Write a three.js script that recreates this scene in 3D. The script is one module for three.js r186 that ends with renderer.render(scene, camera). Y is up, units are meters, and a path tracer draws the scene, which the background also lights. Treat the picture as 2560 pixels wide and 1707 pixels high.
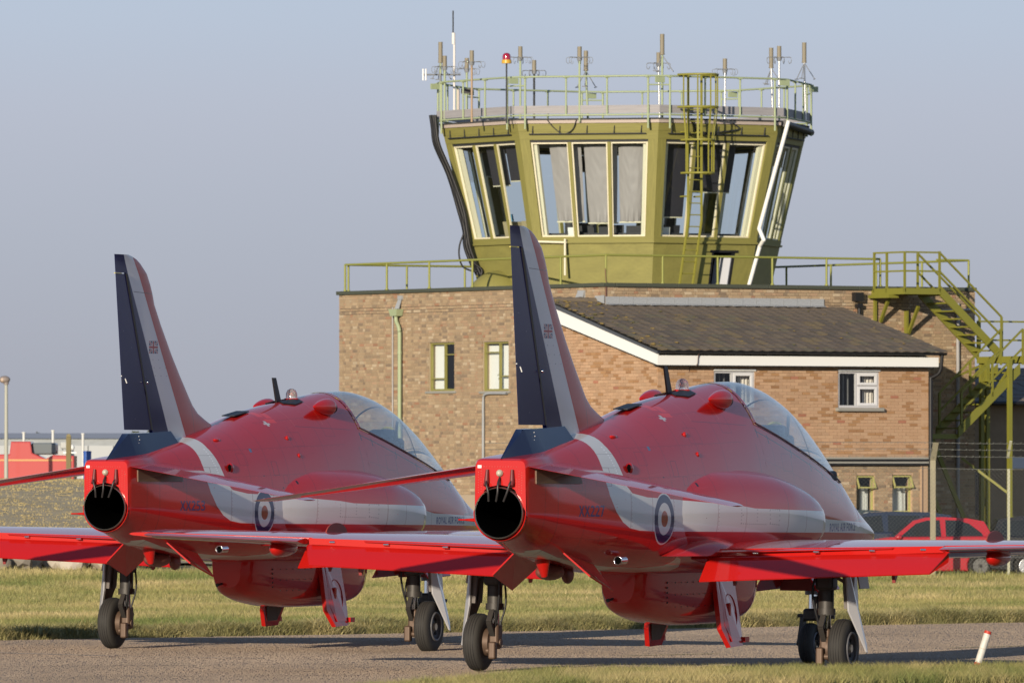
import * as THREE from 'three';
import { mergeGeometries, toCreasedNormals } from 'three/addons/utils/BufferGeometryUtils.js';
import { RoundedBoxGeometry } from 'three/addons/geometries/RoundedBoxGeometry.js';
import { ImprovedNoise } from 'three/addons/math/ImprovedNoise.js';

// ---------------------------------------------------------------- camera, sky, sun, exposure
const W = 2560, HT = 1707, F = 22008.5, YH = 1167.2, EYE = 1.883;      // long lens, read off the photograph
const scene = new THREE.Scene();
const camera = new THREE.PerspectiveCamera(2 * Math.atan(HT / 2 / F) * 180 / Math.PI, W / HT, 1, 9000);
camera.position.set(0, EYE, 0);
camera.setViewOffset(W, HT, 0, -(YH - HT / 2), W, HT);
camera.updateProjectionMatrix();
camera.focus = 82; camera.userData.fStop = 18;
scene.add(camera);
const renderer = new THREE.WebGLRenderer({ antialias: true });
renderer.setSize(1024, 682);
renderer.toneMapping = THREE.LinearToneMapping;
renderer.toneMappingExposure = 1.0;
renderer.shadowMap.enabled = true;

const SUN = new THREE.Vector3(-0.572, 0.36, 1.537).normalize();
const sun = new THREE.DirectionalLight(new THREE.Color(1.0, 0.87, 0.69), 5.0);
sun.position.copy(SUN).multiplyScalar(300).add(new THREE.Vector3(0, 0, -130));
sun.target.position.set(0, 0, -130);
sun.castShadow = true; sun.shadow.radius = 1.1;
sun.shadow.mapSize.set(4096, 4096);
Object.assign(sun.shadow.camera, { left: -90, right: 90, top: 60, bottom: -60, near: 10, far: 700 });
scene.add(sun, sun.target);

{ // computed clear winter sky: pale at the horizon, deeper blue overhead, warmer towards the sun
  const w = 256, h = 1024, d = new Float32Array(w * h * 4);
  const stops = [[-90, .20, .18, .15], [-4, .26, .25, .24], [-.4, .345, .365, .43], [.7, .402, .423, .491], [1.5, .436, .470, .550], [2.3, .478, .517, .612], [3, .486, .565, .685], [7, .38, .50, .67], [18, .20, .30, .47], [45, .08, .15, .29], [90, .045, .095, .22]];
  for (let j = 0; j < h; j++) {
    const e = ((j + .5) / h - .5) * Math.PI, ed = e * 180 / Math.PI;
    let k = 0; while (k < stops.length - 2 && ed > stops[k + 1][0]) k++;
    const A = stops[k], B = stops[k + 1], t = Math.min(1, Math.max(0, (ed - A[0]) / (B[0] - A[0])));
    for (let i = 0; i < w; i++) {
      const az = ((i + .5) / w - .5) * 2 * Math.PI;
      const dot = Math.cos(e) * Math.cos(az) * SUN.x + Math.sin(e) * SUN.y + Math.cos(e) * Math.sin(az) * SUN.z;
      const g = ed > -2 ? Math.pow(Math.max(0, dot), 6) * .16 + Math.pow(Math.max(0, dot), 60) * .8 : 0;
      const o = (j * w + i) * 4;
      d[o] = A[1] + (B[1] - A[1]) * t + g; d[o + 1] = A[2] + (B[2] - A[2]) * t + g * .88; d[o + 2] = A[3] + (B[3] - A[3]) * t + g * .68; d[o + 3] = 1;
    }
  }
  const tex = new THREE.DataTexture(d, w, h, THREE.RGBAFormat, THREE.FloatType);
  tex.mapping = THREE.EquirectangularReflectionMapping;
  tex.magFilter = tex.minFilter = THREE.LinearFilter; tex.needsUpdate = true;
  scene.background = tex; scene.environment = tex;
}

// ---------------------------------------------------------------- helpers
let seed = 20117;
const rnd = () => { seed = (seed * 1664525 + 1013904223) >>> 0; return seed / 4294967296; };
const rr = (a, b) => a + (b - a) * rnd();
const perlin = new ImprovedNoise();
const V = (x, y, z) => new THREE.Vector3(x, y, z);
const R = a => a * Math.PI / 180;
const lin = (r, g, b) => new THREE.Color().setRGB(r, g, b);
const used = {};
function numbered(n) { used[n] = (used[n] || 0) + 1; return used[n] === 1 ? n : n + '_' + String(used[n] - 1).padStart(3, '0'); }
function tag(o, label, category, group) { o.userData.label = label; o.userData.category = category; if (group) o.userData.group = group; return o; }
function thing(name, label, category, pos, turn = 0, group) {
  const o = new THREE.Group(); o.name = numbered(name); o.position.copy(pos); o.rotation.y = turn; scene.add(o);
  o.updateMatrixWorld(true);
  return tag(o, label, category, group);
}
function mesh(name, geo, m, parent) {
  if (Array.isArray(geo)) geo = join(geo);
  const o = new THREE.Mesh(geo, m); o.name = parent ? name : numbered(name); o.castShadow = o.receiveShadow = true;
  (parent || scene).add(o); return o;
}
function struct(name, geo, m) { const o = mesh(name, geo, m); o.userData.kind = 'structure'; return o; }
function join(list) {
  const g = list.map(x => { const y = x.index ? x.toNonIndexed() : x.clone(); for (const k of Object.keys(y.attributes)) if (!['position', 'normal', 'uv'].includes(k)) y.deleteAttribute(k); if (!y.attributes.normal) y.computeVertexNormals(); if (!y.attributes.uv) y.setAttribute('uv', new THREE.BufferAttribute(new Float32Array(y.attributes.position.count * 2), 2)); return y; });
  return g.length === 1 ? g[0] : mergeGeometries(g, false);
}
const box = (w, h, d, x = 0, y = 0, z = 0) => new THREE.BoxGeometry(w, h, d).translate(x, y, z);
const rbox = (w, h, d, x = 0, y = 0, z = 0, r = .02) => new RoundedBoxGeometry(w, h, d, 2, r).translate(x, y, z);
function rod(a, b, r, n = 8, r2) {
  const d = b.clone().sub(a), g = new THREE.CylinderGeometry(r2 ?? r, r, d.length(), n);
  g.applyQuaternion(new THREE.Quaternion().setFromUnitVectors(V(0, 1, 0), d.normalize()));
  return g.translate((a.x + b.x) / 2, (a.y + b.y) / 2, (a.z + b.z) / 2);
}
function bar(a, b, w, h, upv = V(0, 1, 0)) { // box beam from a to b, w across, h along upv
  const z = b.clone().sub(a), len = z.length(); z.normalize();
  let x = upv.clone().cross(z); if (x.length() < 1e-4) x = V(1, 0, 0).cross(z); x.normalize();
  const y = z.clone().cross(x);
  const m = new THREE.Matrix4().makeBasis(x, y, z).setPosition((a.x + b.x) / 2, (a.y + b.y) / 2, (a.z + b.z) / 2);
  return new THREE.BoxGeometry(w, h, len).applyMatrix4(m);
}
const tube = (pts, r, seg = 24, n = 6) => new THREE.TubeGeometry(new THREE.CatmullRomCurve3(pts), seg, r, n);
function hexa(p) { // 8 corners: 0-3 one face (ccw seen from outside), 4-7 the face behind it
  const q = [[0, 1, 2, 3], [5, 4, 7, 6], [4, 0, 3, 7], [1, 5, 6, 2], [3, 2, 6, 7], [4, 5, 1, 0]], pos = [], uv = [];
  for (const f of q) for (const k of [0, 1, 2, 0, 2, 3]) { pos.push(...p[f[k]].toArray()); uv.push([0, 1, 1, 0][k], [0, 0, 1, 1][k]); }
  const g = new THREE.BufferGeometry(); g.setAttribute('position', new THREE.Float32BufferAttribute(pos, 3)); g.setAttribute('uv', new THREE.Float32BufferAttribute(uv, 2));
  g.computeVertexNormals(); return g;
}
function plate(poly, t) { // flat polygon of 3-D points given a thickness along its own normal
  const n = poly[1].clone().sub(poly[0]).cross(poly[2].clone().sub(poly[0])).normalize().multiplyScalar(t / 2);
  const a = poly.map(p => p.clone().add(n)), b = poly.map(p => p.clone().sub(n)), pos = [], N = poly.length;
  for (let i = 1; i < N - 1; i++) { for (const p of [a[0], a[i], a[i + 1], b[0], b[i + 1], b[i]]) pos.push(...p.toArray()); }
  for (let i = 0; i < N; i++) { const j = (i + 1) % N; for (const p of [a[i], b[i], b[j], a[i], b[j], a[j]]) pos.push(...p.toArray()); }
  const g = new THREE.BufferGeometry(); g.setAttribute('position', new THREE.Float32BufferAttribute(pos, 3)); g.computeVertexNormals(); return g;
}
function gridGeo(rows, uvs, crease = .7) { // rows of points -> smooth surface
  const pos = [], uv = [], nr = rows.length, nc = rows[0].length;
  for (let i = 0; i < nr - 1; i++) for (let j = 0; j < nc - 1; j++)
    for (const [a, b] of [[i, j], [i + 1, j], [i + 1, j + 1], [i, j], [i + 1, j + 1], [i, j + 1]]) { pos.push(...rows[a][b].toArray()); const q = uvs ? uvs(rows[a][b], a, b, j) : [a, b]; uv.push(q[0], q[1]); }
  const g = new THREE.BufferGeometry(); g.setAttribute('position', new THREE.Float32BufferAttribute(pos, 3)); g.setAttribute('uv', new THREE.Float32BufferAttribute(uv, 2));
  return toCreasedNormals(g, crease);
}
function fan(ring, c) { const pos = []; for (let i = 0; i < ring.length; i++) for (const p of [c, ring[i], ring[(i + 1) % ring.length]]) pos.push(...p.toArray()); const g = new THREE.BufferGeometry(); g.setAttribute('position', new THREE.Float32BufferAttribute(pos, 3)); g.computeVertexNormals(); return g; }
const at = (px, py, Z) => V((px - W / 2) / F * Z, EYE - (py - YH) / F * Z, -Z);   // a place Z metres in front of the camera
function hit(root, axis, val, px, py) { // where the line of sight meets a plane of a thing's own axes
  root.updateMatrixWorld(true);
  const inv = root.matrixWorld.clone().invert(), o = V(0, EYE, 0).applyMatrix4(inv), q = at(px, py, 100).applyMatrix4(inv).sub(o);
  return o.addScaledVector(q, (val - o[axis]) / q[axis]);
}
function canvas(w, h, draw) { const c = document.createElement('canvas'); c.width = w; c.height = h; draw(c.getContext('2d'), w, h); const t = new THREE.CanvasTexture(c); t.colorSpace = THREE.SRGBColorSpace; t.anisotropy = 8; return t; }
function noiseTex(size, fn, srgb, rx, ry) { const d = new Uint8Array(size * size * 4); for (let j = 0; j < size; j++) for (let i = 0; i < size; i++) { const c = fn(i / size, j / size); for (let k = 0; k < 3; k++) d[(j * size + i) * 4 + k] = Math.max(0, Math.min(255, c[k])); d[(j * size + i) * 4 + 3] = 255; } const t = new THREE.DataTexture(d, size, size); t.wrapS = t.wrapT = THREE.RepeatWrapping; t.magFilter = THREE.LinearFilter; t.minFilter = THREE.LinearMipmapLinearFilter; t.generateMipmaps = true; if (srgb) t.colorSpace = THREE.SRGBColorSpace; t.repeat.set(rx || 1, ry || 1); t.needsUpdate = true; return t; }
// noise that repeats without a seam over the unit square
function tn(u, v, f, s = 0) { const a = perlin.noise(u * f, v * f, s), b = perlin.noise((u - 1) * f, v * f, s), c = perlin.noise(u * f, (v - 1) * f, s), d = perlin.noise((u - 1) * f, (v - 1) * f, s); return (a * (1 - u) + b * u) * (1 - v) + (c * (1 - u) + d * u) * v; }
const std = (color, roughness = .7, extra = {}) => new THREE.MeshStandardMaterial({ color, roughness, metalness: 0, ...extra });
const wearTex = noiseTex(256, (u, v) => { const n = .5 + .45 * tn(u, v, 6, 3) + .3 * tn(u, v, 24, 7) + .2 * tn(u, v, 70, 1); const c = 205 + 50 * n; return [c, c, c]; }, true);
const roughTex = noiseTex(256, (u, v) => { const n = .5 + .5 * tn(u, v, 5, 13) + .35 * tn(u, v, 30, 17); const c = 150 + 80 * n; return [c, c, c]; });
// ---------------------------------------------------------------- ground
const FARX = x => Math.max(-9, Math.min(14, x));
const Ze = x => 100.6 + .94 * FARX(x) + .25 * perlin.noise(x * 1.3, 3, 1) + .1 * perlin.noise(x * 5, 8, 1);      // far edge of the taxiway
const Zn = x => (x > .3 ? 77.3 + .47 * FARX(x) : 77.44 - 3.9 * (.3 - Math.max(-4, x))) + .12 * perlin.noise(x * 2, 9, 4);                // near edge of the taxiway
const BASE = -.72;                                                     // ground level by the tower
const sstep = (a, b, t) => { t = Math.min(1, Math.max(0, (t - a) / (b - a))); return t * t * (3 - 2 * t); };
function groundH(x, z) { // z = distance from the camera
  let h = 0;
  const e = Ze(x);
  if (z > e) h = .03 * sstep(e, e + .5, z) + (BASE - .03) * Math.pow(sstep(e - 40, 200, z), 1.3) * sstep(e, e + 6, z) + .03 * perlin.noise(x * .7, z * .25, 5) * sstep(e, e + 3, z);
  const n = Zn(x);
  if (z < n) h = .05 * sstep(0, 1.2, n - z) + .015 * perlin.noise(x * 2, z * 2, 2) * sstep(0, .6, n - z);
  return h;
}
function bankH(x, z) { return BASE + 2.08 * sstep(238, 316, z) * (1 - sstep(-10, -5, x)) * (1 - .55 * sstep(350, 420, z)) + .10 * perlin.noise(x * .5, z * .08, 7) + .05 - .25 * sstep(1, 4, x); }
const grassTex = noiseTex(512, (u, v) => {
  const a = tn(u, v, 4, 1), b = tn(u, v, 13, 4), c = tn(u, v, 60, 9), e = rnd() - .5, t = .5 + .55 * a + .35 * b + .4 * c + .25 * e;
  return [88 + 52 * t + 20 * c, 84 + 38 * t + 20 * c, 44 + 28 * t + 14 * c];
}, true);
const groundMat = std(0xffffff, .95, { map: grassTex, bumpMap: grassTex, bumpScale: .03 });
{
  const zs = []; for (let z = 50; z < 130; z += .6) zs.push(z); for (let z = 130; z < 420; z += 3) zs.push(z); for (let z = 420; z < 7000; z *= 1.25) zs.push(z);
  const rows = zs.map(z => { const r = []; for (let i = -40; i <= 40; i++) { const t = i / 40, x = t * (14 + z * .09) + Math.sign(t) * Math.pow(Math.abs(t), 4) * (40 + z * .9); r.push(V(x, z < Zn(x) + .01 ? groundH(x, z) : groundH(x, z) - (z > Zn(x) && z < Ze(x) ? .02 : 0), -z)); } return r; });
  const g = gridGeo(rows, p => [p.x / 7, p.z / 7], 3);
  struct('ground', g, groundMat);
}
const tarTex = noiseTex(512, (u, v) => {
  const a = tn(u, v, 3, 2), b = tn(u, v, 11, 5), c = rnd() - .5, d = rnd() > .985 ? (rnd() - .35) * 55 : 0, t = 1 + .10 * a + .09 * b + .16 * c;
  return [150 * t + d, 130 * t + d, 112 * t + d];
}, true, .5, .5);
const tarBump = noiseTex(256, () => { const c = 255 * rnd(); return [c, c, c]; }, false, 2, 2);
const tarMat = std(0xffffff, .86, { map: tarTex, bumpMap: tarBump, bumpScale: .006 });
{
  const rows = [];
  for (let i = 0; i <= 12; i++) { const r = []; for (let j = 0; j <= 300; j++) { const x = -30 + j * .2, a = Zn(x) - .35, b = Ze(x) + .15; r.push(V(x, .004, -(a + (b - a) * i / 12))); } rows.push(r); }
  struct('taxiway', gridGeo(rows, p => [p.x / 4, p.z / 4], 3), tarMat);
  const stripe = (a, b, w, y) => { const d = b.clone().sub(a).setY(0).normalize(), n = V(-d.z, 0, d.x).multiplyScalar(w / 2); return gridGeo([[a.clone().sub(n), a.clone().add(n)], [b.clone().sub(n), b.clone().add(n)]].map(r => r.map(p => p.setY(y)))); };
  const onG = (px, py) => at(px, py, EYE * F / (py - YH));
  const y1 = onG(1561, 1641.5), y2 = onG(1790, 1635.5), y3 = onG(2370, 1621.5), y4 = onG(2620, 1614.5);
  const worn = noiseTex(128, (u, v) => { const n = tn(u, v, 12, 3) + .5 * tn(u, v, 40, 6); const c = n > -.25 ? 1 : .72; return [196 * c, 176 * c, 118 * c]; }, true);
  struct('yellow_line', join([stripe(y1, y2, .1, .009), stripe(y3, y4, .1, .009)]), std(0xffffff, .8, { map: worn }));
  const w1 = onG(-20, 1633), w2 = onG(272, 1641.5), w3 = onG(660, 1647.5);
  struct('white_line', join([stripe(w1, w2, .09, .009), stripe(w2, w3, .06, .0095)]), std(0xb9b0a4, .8));
  // dark sealed joints across the pavement
  const j = []; for (const [a, b, c, d] of [[0, 1612, 640, 1609], [-20, 1668, 900, 1662], [1300, 1598, 2600, 1582], [1500, 1612, 2100, 1604], [1150, 1652, 2620, 1646], [2350, 1563.5, 2700, 1561], [900, 1690, 100, 1694]]) j.push(stripe(onG(a, b), onG(c, d), .035, .0075));
  struct('pavement_joints', join(j), std(0x5b4f46, .9));
}
{ // worn stone chippings standing proud of the old tar
  const g = new THREE.IcosahedronGeometry(1, 0), N = 270000, m = new THREE.InstancedMesh(g, std(0xffffff, .95), N), M = new THREE.Matrix4(), q = new THREE.Quaternion(), e = new THREE.Euler(), cols = [lin(.30, .232, .172), lin(.27, .212, .16), lin(.325, .25, .188), lin(.25, .195, .148), lin(.29, .235, .178)];
  for (let i = 0; i < N; i++) { let x, z; do { z = 68 + Math.pow(rnd(), 1.0) * 41; x = rr(-1, 1) * (z * .0585 + .3); } while (z < Zn(x) - .3 || z > Ze(x) + .1); const n = perlin.noise(x * .6, z * .25, 3) + .5 * perlin.noise(x * 2.5, z * .8, 6), s = rr(.0026, .0044) * (rnd() > .997 ? 2.2 : 1); e.set(rnd() * 6, rnd() * 6, rnd() * 6); M.compose(V(x, .0045, -z), q.setFromEuler(e), V(s * 1.3, s, s * 1.3)); m.setMatrixAt(i, M); m.setColorAt(i, cols[Math.floor(rnd() * 5)].clone().multiplyScalar(1 + .22 * n)); }
  m.name = 'stone_chippings'; m.castShadow = m.receiveShadow = true; m.userData.kind = 'stuff'; tag(m, 'worn brown stone chippings embedded in the taxiway surface', 'gravel'); scene.add(m);
}
// grass: tufts of bent blades, one mass nobody could count
function tuft(n, h, spread, w, bend) {
  const pos = [];
  for (let i = 0; i < n; i++) {
    const a = rr(0, 6.28), d = rr(0, spread), bx = Math.cos(a) * d, bz = Math.sin(a) * d, b = rr(0, 6.28), hh = h * rr(.55, 1.1), lx = Math.cos(b) * bend * hh * rr(.3, 1.2), lz = Math.sin(b) * bend * hh * rr(.3, 1.2), c = rr(0, 3.14), wx = Math.cos(c) * w, wz = Math.sin(c) * w;
    const p0 = [bx - wx, 0, bz - wz], p1 = [bx + wx, 0, bz + wz], m0 = [bx + lx * .35 - wx * .7, hh * .6, bz + lz * .35 - wz * .7], m1 = [bx + lx * .35 + wx * .7, hh * .6, bz + lz * .35 + wz * .7], t = [bx + lx, hh, bz + lz];
    for (const q of [p0, p1, m1, p0, m1, m0, m0, m1, t]) pos.push(...q);
  }
  const g = new THREE.BufferGeometry(); g.setAttribute('position', new THREE.Float32BufferAttribute(pos, 3)); g.computeVertexNormals(); return g;
}
const bladeMat = new THREE.MeshPhysicalMaterial({ color: 0xffffff, roughness: .75, side: THREE.DoubleSide });
const GREEN = lin(.145, .180, .045), STRAW = lin(.50, .395, .19), OLIVE = lin(.30, .27, .085), DARK = lin(.10, .115, .035);
function scatter(name, label, places, tuftArgs, H = groundH) {
  const geo = tuft(...tuftArgs), m = new THREE.InstancedMesh(geo, bladeMat, places.length), M = new THREE.Matrix4(), q = new THREE.Quaternion(), up = V(0, 1, 0);
  places.forEach(([x, z, s, c], i) => { q.setFromAxisAngle(up, rnd() * 6.28); M.compose(V(x, H(x, z) - .01, -z), q, V(s, s * rr(.75, 1.25), s)); m.setMatrixAt(i, M); m.setColorAt(i, c); });
  m.name = numbered(name); m.castShadow = m.receiveShadow = true; tag(m, label, 'grass'); m.userData.kind = 'stuff'; scene.add(m);
}
const mix = (a, b, t) => a.clone().lerp(b, Math.min(1, Math.max(0, t)));
function grassColor(x, z, dry) {
  const n = perlin.noise(x * .16, z * .075, 2) + .6 * perlin.noise(x * .8, z * .3, 6) + .35 * perlin.noise(x * 3, z * 1.2, 9);
  const c = mix(OLIVE, STRAW, dry + n * .75), k = perlin.noise(x * .35 + 7, z * .06, 4);
  return mix(c, GREEN, .42 - n * .6 + k * .75 + rr(-.25, .25) - dry * .2).multiplyScalar(rr(.8, 1.2));
}
{
  const P = [], Q = [], E = [], N = [];
  for (let i = 0; i < 150000; i++) { const z = 99 + Math.pow(rnd(), 1.25) * 106, x = rr(-1, 1) * (z * .0625 + .6); if (z < Ze(x) + .25) continue; if (i % 2 || z < 150) P.push([x, z, rr(.7, 1.3) * (z > 150 ? 1.4 : 1), grassColor(x, z, .45 + .3 * perlin.noise(x * .09, z * .11, 12))]); }
  scatter('field_grass', 'rough mown grass sloping from the taxiway down to the parked cars', P, [8, .08, .1, .0042, .8]);
  for (let i = 0; i < 8000; i++) { const z = 200 + rnd() * 14, x = rr(-1, 1) * 13.5; Q.push([x, z, rr(.8, 1.5), grassColor(x, z, .55)]); }
  scatter('fence_line_grass', 'longer pale grass along the foot of the chain-link fence', Q, [8, .16, .12, .006, .6]);
  for (let i = 0; i < 15000; i++) { const x = rr(-6.6, 7.4), k = Math.pow(rnd(), 1.5), z = Ze(x) + k * 1.5; const cl = perlin.noise(x * 2.1, z * 1.4, 3); if (cl < -.3 && rnd() < .5) continue; E.push([x, z, rr(.6, 1.05) * (1 + cl * .6) * (k < .06 ? .6 : 1), mix(mix(DARK, GREEN, rnd()), STRAW, .25 + .5 * rnd() * rnd() + .5 * Math.max(0, perlin.noise(x * 1.2, 5, 2)))]); }
  scatter('verge_grass', 'tall tangled dark grass along the far edge of the taxiway', E, [11, .145, .12, .006, 1.1]);
  for (let i = 0; i < 26000; i++) { const x = rr(-2.6, 5.4), k = Math.pow(rnd(), 1.2), z = Zn(x) - k * 5 + .04; if (z < 66) continue; N.push([x, z, rr(.6, 1.2) * (1 - .25 * (k < .03)), grassColor(x * 3, z * 3, .45)]); }
  scatter('near_grass', 'short green and straw grass in the foreground hiding the tyres', N, [10, .105, .055, .0024, .8]);
  const K = []; for (let i = 0; i < 9000; i++) { const x = rr(-22, 2), z = rr(236, 330); K.push([x, z, rr(.8, 1.6), mix(STRAW, OLIVE, rr(0, .3)).multiplyScalar(rr(.78, .9))]); }
  scatter('bank_grass', 'dry straw-coloured grass covering the earth bank behind the left jet', K, [9, .045, .25, .012, .9], bankH);
  const rows = []; for (let z = 232; z < 430; z += 2.5) { const r = []; for (let x = -34; x <= 5; x += .75) r.push(V(x, bankH(x, z), -z)); rows.push(r); }
  const soil = noiseTex(256, (u, v) => { const t = 1 + .16 * tn(u, v, 5, 2) + .14 * tn(u, v, 22, 5) + .12 * (rnd() - .5); return [183 * t, 165 * t, 128 * t]; }, true);
  struct('earth_bank', gridGeo(rows, p => [p.x / 9, p.z / 9], 3), std(0xffffff, .95, { map: soil, bumpMap: soil, bumpScale: .04 }));
}
// ---------------------------------------------------------------- control tower building
const OL = 1.1;
const olive = new THREE.MeshPhysicalMaterial({ color: lin(.275 * OL, .255 * OL, .072 * OL), roughness: .5, map: wearTex });
const oliveRail = std(lin(.27, .28, .06), .5), paleRail = std(lin(.34, .40, .24), .55), stairM = std(lin(.20, .195, .028), .5);
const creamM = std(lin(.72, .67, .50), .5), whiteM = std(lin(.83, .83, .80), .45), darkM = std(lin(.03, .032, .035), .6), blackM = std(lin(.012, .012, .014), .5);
const concM = std(lin(.36, .35, .31), .9, { map: wearTex }), leadM = std(lin(.42, .44, .46), .6, { map: wearTex }), greyM = std(lin(.46, .45, .45), .7, { map: wearTex });
const copingM = std(lin(.075, .085, .062), .85, { map: wearTex });
const paneM = new THREE.MeshPhysicalMaterial({ color: lin(.93, .96, .96), roughness: .02, transmission: 1, thickness: 0, ior: 1.5 });
const tintM = new THREE.MeshPhysicalMaterial({ color: lin(.90, .95, .96), roughness: .02, transmission: 1, thickness: 0, ior: 1.5 });
const mortarM = std(lin(.40, .32, .23), .95), mortar2M = std(lin(.47, .325, .21), .95);
const brickBump = noiseTex(128, (u, v) => { const c = 128 + 90 * tn(u, v, 14, 2) + 60 * (rnd() - .5); return [c, c, c]; });
const brickMats = {}; // a handful of fired-clay tones, shared by the single bricks
function brickMat(c) { const k = c.getHexString(); return brickMats[k] ||= std(c, .9, { bumpMap: brickBump, bumpScale: .004 }); }
const fieldMat = std(0xffffff, .9, { bumpMap: brickBump, bumpScale: .004 });
const OLD = [lin(.38, .275, .17), lin(.355, .255, .157), lin(.405, .30, .19), lin(.32, .23, .145), lin(.38, .255, .16), lin(.25, .185, .125), lin(.335, .185, .11), lin(.47, .37, .25), lin(.29, .215, .14)];
const oldW = [.22, .42, .58, .70, .81, .87, .895, .945, 1];
const NEW = [lin(.47, .295, .178), lin(.455, .285, .17), lin(.48, .31, .19), lin(.375, .21, .10), lin(.335, .18, .085), lin(.38, .165, .10)];
const newW = [.33, .60, .80, .91, .99, 1];
const pick = (P, Wt) => { const t = rnd(); return P[Wt.findIndex(w => t <= w)]; };
const brickGeo = new THREE.BoxGeometry(1, 1, 1);
// courses of single bricks proud of a mortar bed; mat4 takes (along, up, out) to the thing's own axes
function bricks(root, mat4, s0, s1, y0, y1, topAt, holes, P, Wt, flemish, nSingle, first) {
  const list = [], course = .075, n = Math.round((y1 - y0) / course);
  for (let c = 0; c < n; c++) {
    const y = y0 + c * course; let s = s0 - (c % 2 ? (flemish ? .17 : .1125) : 0), k = c % 2;
    while (s < s1) {
      const L = flemish ? (k++ % 2 ? .1025 : .215) : .215;
      let a = Math.max(s, s0), b = Math.min(s + L, s1); s += L + .01;
      for (const h of holes) if (y + .065 > h[2] && y < h[3]) { if (a >= h[0] && b <= h[1]) { b = a; } else if (a < h[0] && b > h[0]) b = h[0]; else if (a < h[1] && b > h[1]) a = h[1]; }
      if (b - a < .02) continue;
      if (topAt && y + .07 > Math.min(topAt(a), topAt(b))) continue;
      list.push([(a + b) / 2, y + .0325, b - a, pick(P, Wt)]);
    }
  }
  if (first) list.sort((p, q) => first(q) - first(p));
  const M = new THREE.Matrix4(), singles = list.slice(0, nSingle), rest = list.slice(nSingle);
  for (const [s, y, L, c] of singles) { const o = mesh('brick', brickGeo, brickMat(c), root); M.makeScale(L, .064, .03).setPosition(s, y, -.008 + rr(-.002, .002)).premultiply(mat4); M.decompose(o.position, o.quaternion, o.scale); }
  const im = new THREE.InstancedMesh(brickGeo, fieldMat, rest.length);
  rest.forEach(([s, y, L, c], i) => { M.makeScale(L, .064, .03).setPosition(s, y, -.008 + rr(-.002, .002)).premultiply(mat4); im.setMatrixAt(i, M); im.setColorAt(i, c.clone().multiplyScalar(rr(.88, 1.12))); });
  im.name = 'brickwork'; im.userData.kind = 'stuff'; im.castShadow = im.receiveShadow = true; root.add(im);
}
function wallGeo(outline, holes, t) { // wall slab with openings, front face at 0
  const s = new THREE.Shape(outline.map(p => new THREE.Vector2(...p)));
  for (const h of holes) s.holes.push(new THREE.Path([[h[0], h[2]], [h[0], h[3]], [h[1], h[3]], [h[1], h[2]]].map(p => new THREE.Vector2(...p))));
  return new THREE.ExtrudeGeometry(s, { depth: t, bevelEnabled: false }).translate(0, 0, -t - .012);
}
const sheet = (x0, x1, y0, y1, z) => new THREE.PlaneGeometry(x1 - x0, y1 - y0).translate((x0 + x1) / 2, (y0 + y1) / 2, z);
const quad = (a, b, c, d) => { const g = new THREE.BufferGeometry(); g.setAttribute('position', new THREE.Float32BufferAttribute([a, b, c, a, c, d].flatMap(p => p.toArray()), 3)); g.computeVertexNormals(); return g; };
const AL = R(32);
const tower = thing('control_tower', 'brick airfield control tower block with an olive octagonal glazed cab on its flat roof', 'control tower', at(1512, YH, 214.3).setY(0), AL);
const LEFT = new THREE.Matrix4().makeRotationY(-Math.PI / 2), FRONT = new THREE.Matrix4();
const LW = 12.6, RW = 11.0, TOP = 6.27, BOT = BASE - .4;
const hl = (px, py) => { const p = hit(tower, 'x', 0, px, py); return [p.z, p.y]; }, hr = (px, py) => { const p = hit(tower, 'z', 0, px, py); return [p.x, p.y]; };
function rect(fn, x0, x1, y0, y1) { const a = fn(x0, (y0 + y1) / 2)[0], b = fn(x1, (y0 + y1) / 2)[0], m = (x0 + x1) / 2; return [a, b, fn(m, y1)[1], fn(m, y0)[1]]; }
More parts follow.
